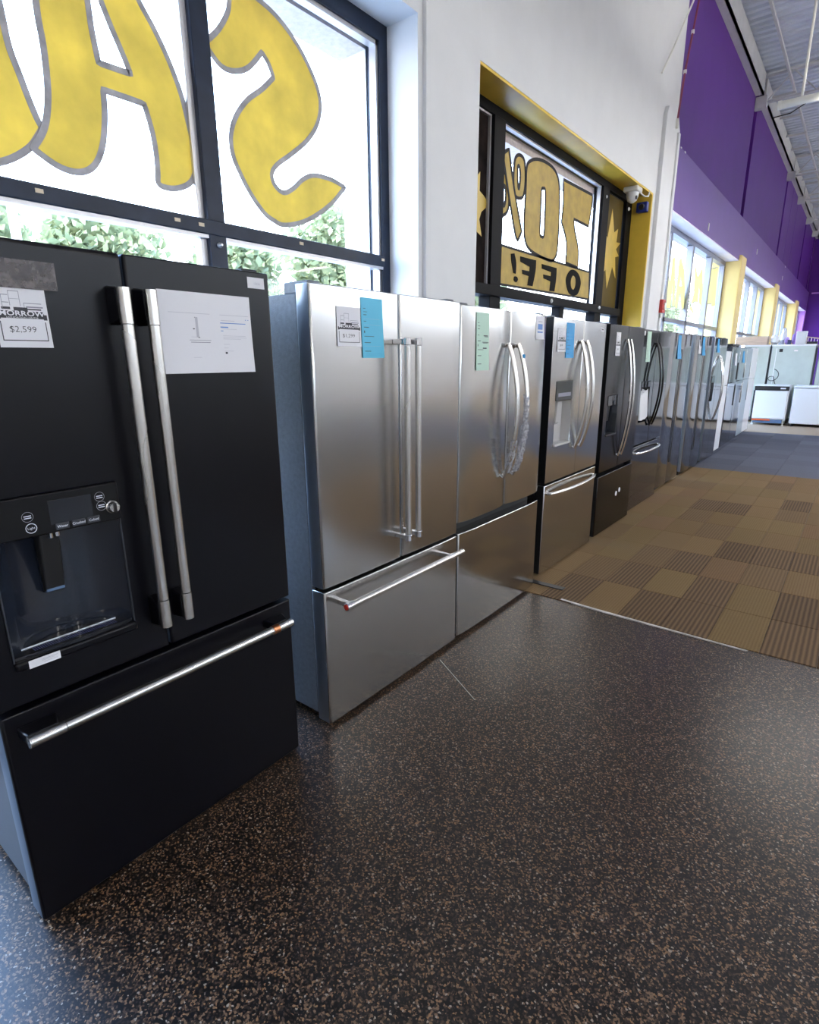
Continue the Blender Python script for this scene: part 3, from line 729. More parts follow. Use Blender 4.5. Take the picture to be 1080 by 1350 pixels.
def dispenser(root, y0, y1, z0, z1, zm, screen, rec, depth=.07, curved=False, panel_out=.004):
    """a control panel over an open recess; parts of the fridge"""
    p = MB().box(-.02, panel_out, y0-.002, y1+.002, zm, z1+.002).build('control_panel', screen, root, bevel=.003)
    mb = MB()
    n = 14 if curved else 1
    if curved:
        prof = [(-depth*math.sin(math.pi*k/n)**.7, y0+(y1-y0)*k/n) for k in range(n+1)]
    else:
        prof = [(0, y0), (-depth, y0+.015), (-depth, y1-.015), (0, y1)]
    m_ = len(prof)
    vs = [(q[0]-.002,q[1],z0) for q in prof]+[(q[0]-.002,q[1],zm) for q in prof]
    fs = [(i,i+1,m_+i+1,m_+i) for i in range(m_-1)] + [tuple(range(m_)), tuple(range(2*m_-1,m_-1,-1))]
    r_ = mb.add(vs, fs).build('dispenser_recess', rec, root)
    return p, r_

# ---- 1: matte black, bar handles
Y1 = .7815
r1, (d1a, d1b, dr1) = fridge('refrigerator', 'matte black French door refrigerator with steel bar handles, nearest in the row at left', -1.54, .32, 1.243,
    M['f1'], M['f1_side'], M['f1_edge'], h=1.777, split=.773, zs=.660, holes={0: (.373-Y1, .676-Y1, .785, 1.197)}, door_t=.08)
for d_, y in ((d1a, .737-Y1), (d1b, .807-Y1)):
    hd = MB().tube([(.062,y,.852),(.062,y,1.60)], .0150, 16).build('handle', M['bar'], d_)
    for za, zb in ((1.602,1.688),(.768,.850)): MB().tube([(.062,y,za),(.062,y,zb)], .0162, 16).build('end_cap', M['bar'], hd)
    for z0, z1 in ((1.605,1.690),(.766,.846)):
        MB().prism([(-.001,z0-.004),(.054,z0+.004),(.054,z1-.004),(-.001,z1+.006)], 'y', y-.015, y+.015).build('handle_mount', M['f1'], hd, bevel=.004)
hz = .603
hd = MB().tube([(.062,.44-Y1,hz),(.062,1.105-Y1,hz)], .0145, 16).build('handle', M['bar'], dr1)
for ya, yb in ((.355,.438),(1.13,1.19)): MB().tube([(.062,ya-Y1,hz),(.062,yb-Y1,hz)], .0158, 16).build('end_cap', M['bar'], hd)
MB().tube([(.062,1.106-Y1,hz),(.062,1.131-Y1,hz)], .0164, 16).build('copper_ring', M['copper'], hd)
for a, b in ((.355,.432),(1.12,1.188)):
    MB().prism([(-.001,a-Y1-.004),(.054,a-Y1+.002),(.054,b-Y1-.008),(-.001,b-Y1+.012)], 'z', hz-.013, hz+.015).build('handle_mount', M['f1'], hd, bevel=.004)
# its dispenser
y0, y1 = .373-Y1, .676-Y1
cp, rec = dispenser(r1, y0, y1, .800, 1.197, 1.098, M['panel_black'], M['recess'], .074, True, .010)
MB().box(.0095,.0112, .505-Y1, .607-Y1, 1.118, 1.180).build('display', M['screen'], cp, bevel=.002)
for (y, z, lit) in ((.458,1.150,0),(.462,1.121,1),(.628,1.168,0),(.630,1.143,0)):
    b = MB()
    for k in range(24):
        q0, q1 = 2*math.pi*k/24, 2*math.pi*(k+1)/24
        ro, ri = .0125, (.0108 if lit else .0119)
        b.add([(.0113,y-Y1+ro*math.cos(q0),z+ro*math.sin(q0)),(.0113,y-Y1+ro*math.cos(q1),z+ro*math.sin(q1)),(.0113,y-Y1+ri*math.cos(q1),z+ri*math.sin(q1)),(.0113,y-Y1+ri*math.cos(q0),z+ri*math.sin(q0))],[(0,1,2,3)])
    b.build('button_ring', M['lit'] if lit else M['pale_ink'], cp, smooth=False)
t_ = MB()
text_into(t_, 'Light', .0113, .462-Y1, 1.121, .0085)
for s_, y, z in (('Water',.5305,1.1115),('Crushed',.569,1.1115),('Cubed',.6055,1.1115)):
    text_into(t_, s_, .0128, y-Y1, z, .0092, .0001)
for y, z in ((.458,1.152),(.458,1.147),(.628,1.170),(.628,1.165),(.630,1.145),(.630,1.140)):
    rect_into(t_, .0113, y-Y1-.008, y-Y1+.008, z-.0012, z+.0012)
t_.build('lettering', M['lit'], cp, smooth=False)['kind'] = 'stuff'
for y in (.5305,.569,.6055):
    MB().box(.0095,.0125, y-Y1-.016, y-Y1+.016, 1.103, 1.120).build('button', M['f1_side'], cp, bevel=.003)
MB().lathe([(.017,0),(.017,.004),(.0145,.006),(.0135,.018),(.012,.020)], (.010,.656-Y1,1.135), 'x', 24).build('knob', M['bar'], cp)
MB().box(.026,.034,.656-Y1-.0035,.656-Y1+.0035,1.123,1.147).build('knob_grip', M['black'], cp, bevel=.001)
pd = MB().prism([(-.072,1.095),(-.030,1.088),(-.034,1.05),(-.052,.93),(-.072,.925)], 'y', .487-Y1, .535-Y1).build('paddle', M['black'], rec, bevel=.004)
MB().prism([(-.0515,.928),(-.0505,.936),(-.070,.931),(-.070,.922)], 'y', .489-Y1, .533-Y1).build('paddle_lip', M['bluegrey'], rec, bevel=.001)
for yy, zz in ((.512,1.078),(.528,1.080)): MB().tube([(-.024,yy-Y1,1.10),(-.024,yy-Y1,zz)], .0055, 10).build('nozzle', M['chrome'], rec)
tr = MB().prism([(-.002+.012*math.sin(math.pi*k/10), y0+(y1-y0)*k/10) for k in range(11)]+[(-.073*math.sin(math.pi*k/10)**.7, y0+(y1-y0)*k/10) for k in range(10,-1,-1)], 'z', .792, .802)
tr.build('drip_tray', M['gloss_black'], rec, bevel=.001)
g_ = MB()
for k in range(40): g_.box(-.030,-.006, .425-Y1+k*.0052, .425-Y1+k*.0052+.0026, .8015, .8028)
g_.build('drip_grille', M['navy'], rec, smooth=False)['kind'] = 'stuff'
MB().box(-.038,-.034,.39-Y1,.64-Y1,.8015,.8045).build('tray_line', M['lit'], rec, smooth=False)
MB().box(-.02,.016,.372-Y1,.678-Y1,.768,.792).build('dispenser_ledge', M['f1'], r1, bevel=.006)
for yy in (.3725,.6735): MB().box(-.001,.004,yy-Y1,yy+.004-Y1,.79,1.098).build('dispenser_trim', M['f1_side'], r1, bevel=.001)

# ---- 2: stainless, square bar handles
Y2 = 1.8925
r2, (d2a, d2b, dr2) = fridge('refrigerator', 'stainless French door refrigerator with straight tubular handles and blue card on its left door', -1.54, 1.415, 2.37,
    M['steel'], M['steel_side'], M['door_edge'], h=1.770, split=1.908, zs=.620, bulge=.004, door_t=.075)
for d_, y in ((d2a, 1.868-Y2), (d2b, 1.942-Y2)):
    hd = MB().tube([(.068,y,.765),(.068,y,1.566)], .0142, 16).build('handle', M['bar'], d_)
    for z in (1.582,.750):
        MB().tube([(.068,y,z-.015),(.068,y,z+.014)], .0158, 16).box(-.001,.068, y-.009, y+.009, z-.010, z+.010).build('handle_mount', M['chrome'], hd, bevel=.002)
hz = .560
hd = MB().tube([(.068,1.478-Y2,hz),(.068,2.315-Y2,hz)], .0142, 16).build('handle', M['bar'], dr2)
for y in (1.492,2.215):
    MB().tube([(.068,y-.028-Y2,hz),(.068,y+.012-Y2,hz)], .0160, 16).box(-.001,.068,y-.010-Y2,y+.010-Y2,hz-.011,hz+.011).build('handle_mount', M['chrome'], hd, bevel=.002)
md = MB().lathe([(.0115,0),(.0115,-.003),(.007,-.004)], (.068,1.4645-Y2,hz), 'y', 18).build('red_medallion', M['red'], hd)

# ---- 3: stainless with bowed handles
Y3 = 2.868
r3, (d3a, d3b, dr3) = fridge('refrigerator', 'stainless French door refrigerator with bowed handles and pale green card, third in the row', -1.54, 2.393, 3.343,
    M['steel_dark'], M['side_gap_black'], M['side_gap_black'], h=1.763, split=2.89, zs=.630, dgap=.045, bulge=.016, door_t=.075)
h3a = bow_handle(d3a, 2.822-Y3, .855, 1.590, M['bar'], .070, .014, .0165, .011)
h3b = bow_handle(d3b, 2.937-Y3, .855, 1.590, M['bar'], .070, .014, .0165, .011)
MB().box(.03,.055,2.926-Y3,2.944-Y3,1.515,1.535).build('blue_tab', M['deep_blue'], h3b, bevel=.003)

# ---- 4: stainless with dispenser
Y4 = 4.015; X4 = -1.595
r4, (d4a, d4b, dr4) = fridge('refrigerator', 'stainless refrigerator with grey dispenser and single bowed drawer handle, fourth in the row', X4, 3.535, 4.495,
    M['steel_dark'], M['side_gap_black'], M['side_gap_black'], h=1.768, split=4.04, zs=.668, holes={0: (3.63-Y4, 3.90-Y4, .925, 1.362)}, door_t=.075)
cp, rec = dispenser(r4, 3.63-Y4, 3.90-Y4, .925, 1.362, 1.235, M['grey_screen'], M['recess_grey'], .06)
MB().box(.0035,.0050,3.66-Y4,3.87-Y4,1.26,1.285).build('button_strip', M['grey_ink'], cp, bevel=.001)
MB().prism([(-.06,1.232),(-.025,1.225),(-.035,1.08),(-.06,1.06)], 'y', 3.73-Y4, 3.80-Y4).build('paddle', M['recess_grey'], rec, bevel=.003)
MB().box(-.058,.012,3.635-Y4,3.895-Y4,.925,.940).build('drip_tray', M['recess_grey'], rec, bevel=.003)
bow_handle(d4a, 3.985-Y4, .880, 1.630, M['bar'], .068, .012, .018, .012)
bow_handle(d4b, 4.090-Y4, .880, 1.630, M['bar'], .068, .012, .018, .012)
pts = [(-.002,3.60-Y4,.600)]+[(.014+.045*math.sin(math.pi*k/14)**.6, 3.60-Y4+.84*k/14, .600) for k in range(15)]+[(-.002,4.44-Y4,.600)]
MB().tube(pts, .013, 12, up=(0,0,1)).build('handle', M['bar'], dr4)

# ---- 5: black stainless, drawer without handle
Y5 = 5.075; X5 = -1.61
r5, (d5a, d5b, dr5) = fridge('refrigerator', 'black stainless refrigerator with steel bowed handles and plain drawer bearing two white dots', X5, 4.62, 5.53,
    M['black_steel'], M['side_gap_black'], M['side_gap_black'], h=1.772, split=5.075, zs=.550, dgap=.028, holes={0: (4.70-Y5, 4.95-Y5, .88, 1.21)}, door_t=.075)
cp, rec = dispenser(r5, 4.70-Y5, 4.95-Y5, .88, 1.21, 1.13, M['screen'], M['recess'], .06)
MB().prism([(-.06,1.128),(-.03,1.12),(-.04,1.0),(-.06,.99)], 'y', 4.79-Y5, 4.86-Y5).build('paddle', M['black'], rec, bevel=.003)
MB().box(-.058,.008,4.705-Y5,4.945-Y5,.88,.892).build('drip_tray', M['black'], rec, bevel=.002)
bow_handle(d5a, 5.032-Y5, .680, 1.665, M['bar'], .062, .012)
bow_handle(d5b, 5.118-Y5, .680, 1.665, M['bar'], .062, .012)
for y, z in ((5.12,.315),(5.205,.335)):
    MB().lathe([(.022,0),(.022,.004),(.012,.006)], (-.001, y-Y5, z), 'x', 14).build('white_plug', M['white_enamel'], dr5)

# ---- 6: black with leaflet in the dispenser
Y6 = 6.11; X6 = -1.65
r6, (d6a, d6b, dr6) = fridge('refrigerator', 'glossy black refrigerator with white leaflet stuffed into its dispenser, sixth in the row', X6, 5.62, 6.60,
    M['gloss_black'], M['side_gap_black'], M['side_gap_black'], h=1.772, split=6.11, zs=.668, holes={0: (5.72-Y6, 6.01-Y6, .90, 1.29)}, door_t=.075)
cp, rec = dispenser(r6, 5.72-Y6, 6.01-Y6, .90, 1.29, 1.235, M['screen'], M['recess'], .06)
bow_handle(d6a, 6.062-Y6, .850, 1.655, M['black_steel'], .066, .012, .014)
bow_handle(d6b, 6.158-Y6, .850, 1.655, M['black_steel'], .066, .012, .014)
pts = [(-.002,5.70-Y6,.600)]+[(.014+.045*math.sin(math.pi*k/14)**.5, 5.70-Y6+.82*k/14, .600) for k in range(15)]+[(-.002,6.52-Y6,.600)]
MB().tube(pts, .013, 12, up=(0,0,1)).build('handle', M['chrome'], dr6)

# ---- 7, 8, 9: tall mirror-like pairs of doors
Y7 = 7.215
r7, (d7a, d7b) = fridge('refrigerator', 'mirror-like dark steel refrigerator without handles, right behind the one with the leaflet', -1.66, 6.73, 7.70,
    M['mirror'], M['f1_side'], M['door_edge'], h=1.772, split=7.175, bulge=.022, kind='side', z=.006)
Y8 = 8.40
r8, (d8a, d8b) = fridge('refrigerator', 'mirror-like dark steel refrigerator without handles, just before the one with tall dark bowed handles', -1.66, 7.93, 8.87,
    M['mirror'], M['f1_side'], M['door_edge'], h=1.775, split=8.38, bulge=.022, kind='side', z=.006)
for dd, yy in ((d7a,7.150-Y7),(d7b,7.200-Y7),(d8a,8.355-Y8),(d8b,8.405-Y8)):
    MB().box(-.004,.0015,yy-.008,yy+.008,.30,1.60).build('recessed_grip', M['black'], dd, bevel=.001)
Y9 = 9.42
r9, (d9a, d9b) = fridge('refrigerator', 'mirror-like steel refrigerator with tall bowed handles and black dispenser, ninth in the row', -1.66, 8.95, 9.89,
    M['mirror'], M['f1_side'], M['door_edge'], h=1.778, split=9.38, kind='side', z=.006, holes={0: (9.02-Y9, 9.24-Y9, .90, 1.25)})
cp, rec = dispenser(r9, 9.02-Y9, 9.24-Y9, .90, 1.25, 1.16, M['screen'], M['recess'], .06)
bow_handle(d9a, 9.335-Y9, .62, 1.53, M['chrome'], .075, .012, .014)
bow_handle(d9b, 9.425-Y9, .62, 1.53, M['chrome'], .075, .012, .014)

# ---- shorter ones at the far end
r10, pp = fridge('refrigerator', 'narrow white top freezer refrigerator between mirror-like steel and dark slate ones', -1.70, 9.95, 10.55, M['white_enamel'], M['white_enamel'], None, h=1.60, kind='top', zs=1.07, z=.006, depth=.66)
for d_, z0, z1 in ((pp[0],1.12,1.40),(pp[1],.66,1.02)):
    MB().box(-.002,.010,-.25-.014,-.25+.014,z0,z1).build('handle', M['white_enamel'], d_, bevel=.004)
r11, pp = fridge('refrigerator', 'dark slate top freezer refrigerator with black top cap, beyond the narrow white one', -1.70, 10.64, 11.38, M['mirror'], M['f1_side'], M['f1_side'], h=1.675, kind='top', zs=1.10, z=.006, depth=.68)
MB().box(-.60,-.02,-.33,.33,1.688,1.72).build('top_cap', M['black'], r11, bevel=.004)
for d_, z0, z1 in ((pp[0],1.14,1.42),(pp[1],.70,1.06)):
    MB().box(-.002,.010,.30-.014,.30+.014,z0,z1).build('handle', M['black'], d_, bevel=.004)
r12, pp = fridge('refrigerator', 'grey steel top freezer refrigerator with blue card on its freezer door', -1.71, 11.46, 12.20, M['mirror2'], M['steel_side'], M['door_edge'], h=1.665, kind='top', zs=1.11, z=.006, depth=.68)
for d_, z0, z1 in ((pp[0],1.15,1.42),(pp[1],.70,1.07)):
    MB().box(-.002,.010,.30-.014,.30+.014,z0,z1).build('handle', M['bar'], d_, bevel=.004)
r13, pp = fridge('refrigerator', 'blue grey top freezer refrigerator just before the last white one', -1.73, 12.28, 12.98, M['grey_enamel'], M['steel_side'], None, h=1.67, kind='top', zs=1.11, z=.006, depth=.68)
for d_, z0, z1 in ((pp[0],1.15,1.42),(pp[1],.70,1.07)):
    MB().box(-.002,.010,.28-.014,.28+.014,z0,z1).build('handle', M['bar'], d_, bevel=.004)
r14, pp = fridge('refrigerator', 'white top freezer refrigerator, last of the row along the windows', -1.74, 13.06, 13.80, M['white_enamel'], M['white_enamel'], None, h=1.68, kind='top', zs=1.10, z=.006, depth=.68)
for d_, z0, z1 in ((pp[0],1.14,1.42),(pp[1],.70,1.06)):
    MB().box(-.002,.010,.30-.014,.30+.014,z0,z1).build('handle', M['white_enamel'], d_, bevel=.004)
for r_ in (r1,r2,r3,r4,r5,r6,r7,r8,r9,r10,r11,r12,r13,r14):
    r_['group'] = 'refrigerators in the row along the windows'
    for k_ in ('yc','xf'): del r_[k_]

# ------------------------------------------------------------------ cards, notes and stickers on the fridges
def sheet(name, label, cat, x, y0, y1, z0, z1, mtl, curl=.004, tilt=0.0, group=None, nz=6):
    """a paper hanging on a door front, its foot standing slightly off; local origin at its lower edge"""
    t = .0006; ny = 4; wd, ht = y1-y0, z1-z0
    root_loc = (x, (y0+y1)/2, z0)
    top, bot = [], []
    for i in range(nz+1):
        for j in range(ny+1):
            v_, u_ = i/nz, j/ny
            xx = .0012+curl*(1-v_)**2*(.4+.6*u_)
            top.append((xx+t, (u_-.5)*wd+tilt*(v_), v_*ht)); bot.append((xx, (u_-.5)*wd+tilt*v_, v_*ht))
    N = (nz+1)*(ny+1); vs = top+bot; fs = []
    for i in range(nz):
        for j in range(ny):
            a = i*(ny+1)+j
            fs += [(a,a+1,a+ny+2,a+ny+1),(N+a,N+a+ny+1,N+a+ny+2,N+a+1)]
    rim = [j for j in range(ny+1)]+[i*(ny+1)+ny for i in range(1,nz+1)]+[nz*(ny+1)+j for j in range(ny-1,-1,-1)]+[i*(ny+1) for i in range(nz-1,0,-1)]
    for a, b in zip(rim, rim[1:]+rim[:1]): fs.append((a, N+a, N+b, b))
    o = MB().add(vs, fs).build(name, mtl)
    o.location = root_loc
    return tag(o, label, cat, group), lambda u, v: (.0012+curl*(1-v)**2*(.4+.6*u)+t+.0004, (u-.5)*wd+tilt*v, v*ht)

def prints(o, P, marks, mtl, name='print'):
    """marks: (u0,u1,v0,v1) flat printed bars that follow the sheet"""
    mb = MB()
    for u0, u1, v0, v1 in marks:
        mb.add([P(u0,v0),P(u1,v0),P(u1,v1),P(u0,v1)], [(0,1,2,3)])
    q_ = mb.build(name, mtl, o, smooth=False); q_['kind'] = 'stuff'      # print too small to pick apart
    return q_

def wording(o, P, items, mtl, wd, ht, name='lettering'):
    """items: (text, u, v, size in metres, boldness)"""
    mb = MB()
    for it in items:
        s_, u, v, sz, bd = it[:5]
        k0 = len(mb.v)
        text_into(mb, s_, 0, 0, 0, sz, bd, sy=it[5] if len(it) > 5 else 1.0)
        for i in range(k0, len(mb.v)):
            q = mb.v[i]; a = P(u+q[1]/wd, v+q[2]/ht)
            mb.v[i] = (a[0]+.0002, a[1], a[2])
    q_ = mb.build(name, mtl, o, smooth=False); q_['kind'] = 'stuff'      # print too small to pick apart
    return q_

def frame_marks(u0,u1,v0,v1,t,tv):
    return [(u0,u0+t,v0,v1),(u1-t,u1,v0,v1),(u0,u1,v0,v0+tv)]

def price_card(label, x, y0, y1, z0, z1, price, fine=True, group='shop price cards on the fridge doors', tilt=0.0):
    o, P = sheet('price_card', label, 'price card', x, y0, y1, z0, z1, M['paper'], .004, tilt, group)
    wd, ht = y1-y0, z1-z0
    # line drawing of boxes and appliances above the banner
    prints(o, P, [(.30,.31,.62,.84),(.30,.50,.83,.84),(.49,.50,.62,.84),(.30,.50,.72,.725),(.16,.17,.58,.78),(.16,.29,.77,.78),(.56,.90,.66,.67),(.56,.57,.60,.67),(.60,.92,.60,.62),(.17,.29,.66,.67)], M['grey_ink'])
    prints(o, P, [(.08,.92,.435,.545),(.04,.10,.42,.50),(.90,.97,.42,.50),(.36,.62,.545,.60),(.62,.88,.565,.585),(.14,.30,.565,.60)], M['ink'])
    prints(o, P, frame_marks(.07,.93,.10,.39,.018,.014), M['ink'])
    wording(o, P, [('MORROW', .5, .507, ht*.105, ht*.0025, wd*.80/(ht*.105*4.35))], M['paper'], wd, ht)
    if fine: wording(o, P, [('LIQUIDATION CENTER', .5, .447, ht*.036, 0, wd*.62/(ht*.036*10.6))], M['paper'], wd, ht)
    wording(o, P, [(price, .47, .27, ht*.13, -ht*.001, wd*.62/(ht*.13*3.3))], M['ink'], wd, ht)
    return o

FX = -1.54
price_card('white shop price card under clear tape on the matte black refrigerator', FX, .472, .580, 1.543, 1.690, '$2,599')
t_ = MB().box(.0030,.0036,-.085,.075,0,.062).build('tape_strip', M['tape'], smooth=False)
t_.location = (FX, .535, 1.672); tag(t_, 'strip of clear tape over the top of the price card on the black fridge', 'tape')
o, P = sheet('printed_sheet', 'wide white printed sheet taped beside the right handle of the matte black fridge', 'paper', FX, .857, 1.158, 1.476, 1.700, M['paper'], .006)
prints(o, P, [(.09,.52,.742,.747),(.63,.97,.742,.747),(.64,.80,.672,.678),(.64,.82,.565,.569),(.65,.92,.478,.482),(.65,.93,.455,.459),(.65,.86,.437,.441),(.65,.72,.367,.371),(.65,.70,.32,.324),(.65,.76,.28,.284),(.30,.39,.197,.201),(.30,.36,.452,.456)], M['pale_ink'])
prints(o, P, [(.63,.93,.637,.647),(.63,.72,.582,.597),(.63,.66,.538,.546),(.93,.94,.690,.70),(.96,.97,.690,.70)], M['blue_ink'])
prints(o, P, [(.357,.384,.45,.70)], M['pale_ink'], 'picture'); prints(o, P, [(.28,.51,.412,.418),(.29,.50,.385,.393)], M['grey_ink'], 'picture')
prints(o, P, [(.66,.685,.245,.27),(.325,.345,.548,.560),(.352,.372,.69,.70),(.372,.392,.445,.455)], M['ink'], 'picture')
o, P = sheet('corner_label', 'small white label at the top right corner of the matte black refrigerator', 'label', FX, 1.157, 1.220, 1.728, 1.760, M['paper'], .001)
wording(o, P, [('10556', .55, .42, .010, 0)], M['pale_ink'], .063, .032)
o, P = sheet('barcode_sticker', 'narrow white sticker under the dispenser of the matte black refrigerator', 'sticker', FX+.0155, .400, .472, .770, .791, M['paper'], .0006)
prints(o, P, [(.40,.92,.66,.72),(.40,.80,.52,.56),(.46,.90,.30,.34)], M['pale_ink'])

price_card('white shop price card beside the blue card on the stainless fridge with straight handles', FX, 1.537, 1.664, 1.560, 1.700, '$1,299', fine=False)
def info_card(label, x, y0, y1, z0, z1, mtl, hand=False, small=False):
    o, P = sheet('info_card', label, 'card', x, y0, y1, z0, z1, mtl, .005, -.004, 'coloured information cards on the fridge doors')
    mk = [(.10,.20,.82,.828),(.10,.27,.765,.772),(.10,.24,.715,.725),(.10,.22,.61,.618),(.10,.33,.51,.52),(.10,.14,.42,.46),(.10,.55,.36,.368),(.10,.38,.255,.265),(.10,.38,.11,.12)]
    prints(o, P, mk, M['ink'] if not small else M['grey_ink'])
    prints(o, P, [(.10,.85,.655,.657),(.10,.85,.555,.557),(.10,.85,.20,.202)], M['pale_ink'])
    if hand: prints(o, P, [(.55,.90,.60,.615),(.62,.92,.585,.595),(.45,.95,.49,.50),(.50,.90,.475,.483),(.50,.80,.38,.40)], M['ink'], 'handwriting')
    return o
info_card('light blue information card on the stainless fridge with straight handles', FX, 1.672, 1.797, 1.518, 1.740, M['blue_card'])
info_card('long pale green information card with handwriting on the third stainless refrigerator', FX, 2.510, 2.632, 1.455, 1.735, M['green_card'], True)
o, P = sheet('energy_tag', 'white tag with blue block on the right door of the third stainless refrigerator', 'tag', FX, 3.165, 3.272, 1.622, 1.752, M['paper'], .004)
prints(o, P, [(.22,.78,.42,.66),(.18,.82,.28,.34)], M['blue_ink']); prints(o, P, [(.25,.75,.74,.78)], M['pale_ink'])
o, P = sheet('brown_tape', 'thin strip of brown tape beside the blue printed tag on the third fridge', 'tape', FX-.010, 3.272, 3.296, 1.54, 1.70, M['wood'], .001)
price_card('white shop price card beside the deep blue card on the fourth refrigerator', X4, 3.600, 3.730, 1.555, 1.705, '$899', fine=False)
o = info_card('deep blue information card beside the white card on the fourth refrigerator', X4, 3.742, 3.872, 1.515, 1.742, M['deep_blue'])
o, P = sheet('corner_label', 'small white label at the top right corner of the fourth refrigerator', 'label', X4, 4.37, 4.44, 1.705, 1.735, M['paper'], .001); prints(o, P, [(.2,.8,.4,.6)], M['ink'])
price_card('white shop price card on the black stainless fridge with two white drawer dots', X5, 4.772, 4.878, 1.53, 1.715, '$999', fine=False)
info_card('pale green information card on the glossy black refrigerator with leaflet', X6, 5.755, 5.885, 1.475, 1.755, M['green_card'], False, True)
o, P = sheet('corner_label', 'tiny white label at the top left corner of the glossy black fridge with leaflet', 'label', X6, 5.64, 5.69, 1.715, 1.755, M['paper'], .001)
def tall_slip(label, x, y0, y1, z0, z1):
    o, P = sheet('blue_slip', label, 'card', x, y0, y1, z0, z1, M['deep_blue'], .02, -.01, 'coloured information cards on the fridge doors'); return o
tall_slip('blue slip on the first handleless mirror-like refrigerator', -1.66, 6.96, 7.09, 1.50, 1.755)
tall_slip('blue slip on the second handleless mirror-like refrigerator', -1.66, 8.19, 8.32, 1.54, 1.765)
o, P = sheet('white_slip', 'white slip beside the blue one on the second handleless mirror-like fridge', 'card', -1.664, 8.0, 8.12, 1.56, 1.73, M['paper'], .01)
tall_slip('small blue slip at the top of the refrigerator with tall bowed handles', -1.66, 9.13, 9.25, 1.58, 1.765)
tall_slip('blue slip on the freezer door of the grey steel top freezer refrigerator', -1.71, 11.75, 11.90, 1.42, 1.62)
o, P = sheet('white_slip', 'white slip on the freezer door of the dark slate refrigerator', 'card', -1.70, 10.95, 11.10, 1.38, 1.58, M['paper'], .01)

# leaflet in the dispenser of the sixth fridge
lf = MB()
for i in range(4):
    y = 5.745+.055*i
    lf.add([(-1.69,y,.92),(-1.648,y+.02,.92),(-1.645,y+.085,.915+.01*i),(-1.685,y+.07,.92),(-1.70,y+.012,1.16+.02*i),(-1.665,y+.03,1.17+.01*i),(-1.66,y+.08,1.155+.02*i),(-1.695,y+.065,1.15)],
           [(3,2,1,0),(4,5,6,7),(0,1,5,4),(1,2,6,5),(2,3,7,6),(3,0,4,7)])
o = lf.build('leaflet_bag', M['bag'], smooth=False)
tag(o, 'crumpled white leaflet bag pushed into the dispenser of the glossy black fridge', 'leaflet')

# clear wrap round the third fridge's handle
mb = MB(); pts = []; n = 22
for k in range(n+1):
    t = .03+.60*k/n
    z = .855+(1.590-.855)*t
    pts.append((FX+.014+.066*math.sin(math.pi*t)**.8, 2.935, z))
base = len(mb.v); vs, fs = [], []; q_ = 14
for i, p in enumerate(pts):
    for k in range(q_):
        a = 2*math.pi*k/q_; wv = 1+random.uniform(-.28,.28); rr = (.028 if i < n*.6 else .022)
        vs.append((max(p[0]+rr*.62*wv*math.cos(a), FX+.003), p[1]+rr*wv*math.sin(a), p[2]+random.uniform(-.005,.005)))
for i in range(n):
    for k in range(q_): fs.append((i*q_+k, i*q_+(k+1)%q_, (i+1)*q_+(k+1)%q_, (i+1)*q_+k))
o = mb.add(vs, fs).build('plastic_wrap', M['bubble'], angle=20)
tag(o, 'crinkled clear plastic wrapped round the lower right handle of the third fridge', 'plastic wrap')
mb = MB(); vs, fs = [], []
for i in range(11):
    t = .04+.26*i/10; z = .855+.735*t
    for k in range(q_):
        a = 2*math.pi*k/q_; wv = 1+random.uniform(-.3,.3)
        vs.append((max(FX+.014+.066*math.sin(math.pi*t)**.8+.016*wv*math.cos(a), FX+.003), 2.826+.020*wv*math.sin(a), z))
for i in range(10):
    for k in range(q_): fs.append((i*q_+k, i*q_+(k+1)%q_, (i+1)*q_+(k+1)%q_, (i+1)*q_+k))
o = mb.add(vs, fs).build('plastic_wrap', M['bubble'], angle=20)
tag(o, 'short crinkled clear plastic round the foot of the left handle of the third fridge', 'plastic wrap')

# ------------------------------------------------------------------ across the far end of the row
FY = 15.3; FZ = .005
def dishwasher(name, label, x0, x1, panel=True):
    r_ = empty(name, ((x0+x1)/2, FY, FZ), label, 'dishwasher', 'white appliances across the far end'); wd = x1-x0; h2 = wd/2
    MB().box(-h2, h2, .03, .60, .12, .90).build('body', M['white_enamel'], r_, bevel=.006)
    MB().box(-h2+.05, h2-.05, .02, .05, .05, .13).build('toe_kick', M['bluegrey'], r_, bevel=.004)
    MB().box(-h2+.03, .05, .0, .02, .105, .135).build('orange_strip', M['orange'], r_, smooth=False)
    for sx in (-1, 1):
        for yy in (.08,.54): MB().lathe([(.025,0),(.025,.02),(.015,.03),(.015,.13)], (sx*(h2-.04),yy,0), 'z', 8).build('foot', M['tube'], r_)
    MB().box(-h2+.02, h2-.02, 0, .035, .15, .775).build('door', M['white_enamel'], r_, bevel=.008)
    cp_ = MB().box(-h2+.005, h2-.005, -.004, .035, .78, .875).build('control_panel', M['black'], r_, bevel=.006)
    MB().box(h2-.17, h2-.07, -.006, 0, .815, .845).build('badge', M['white_enamel'], cp_, bevel=.002)
    MB().box(-h2-.005, -h2+.03, .0, .03, .1, .78).build('side_trim', M['black'], r_, smooth=False)
    return r_
dishwasher('dishwasher', 'white dishwasher with black control strip and orange band, standing across the far end', -1.90, -1.22)
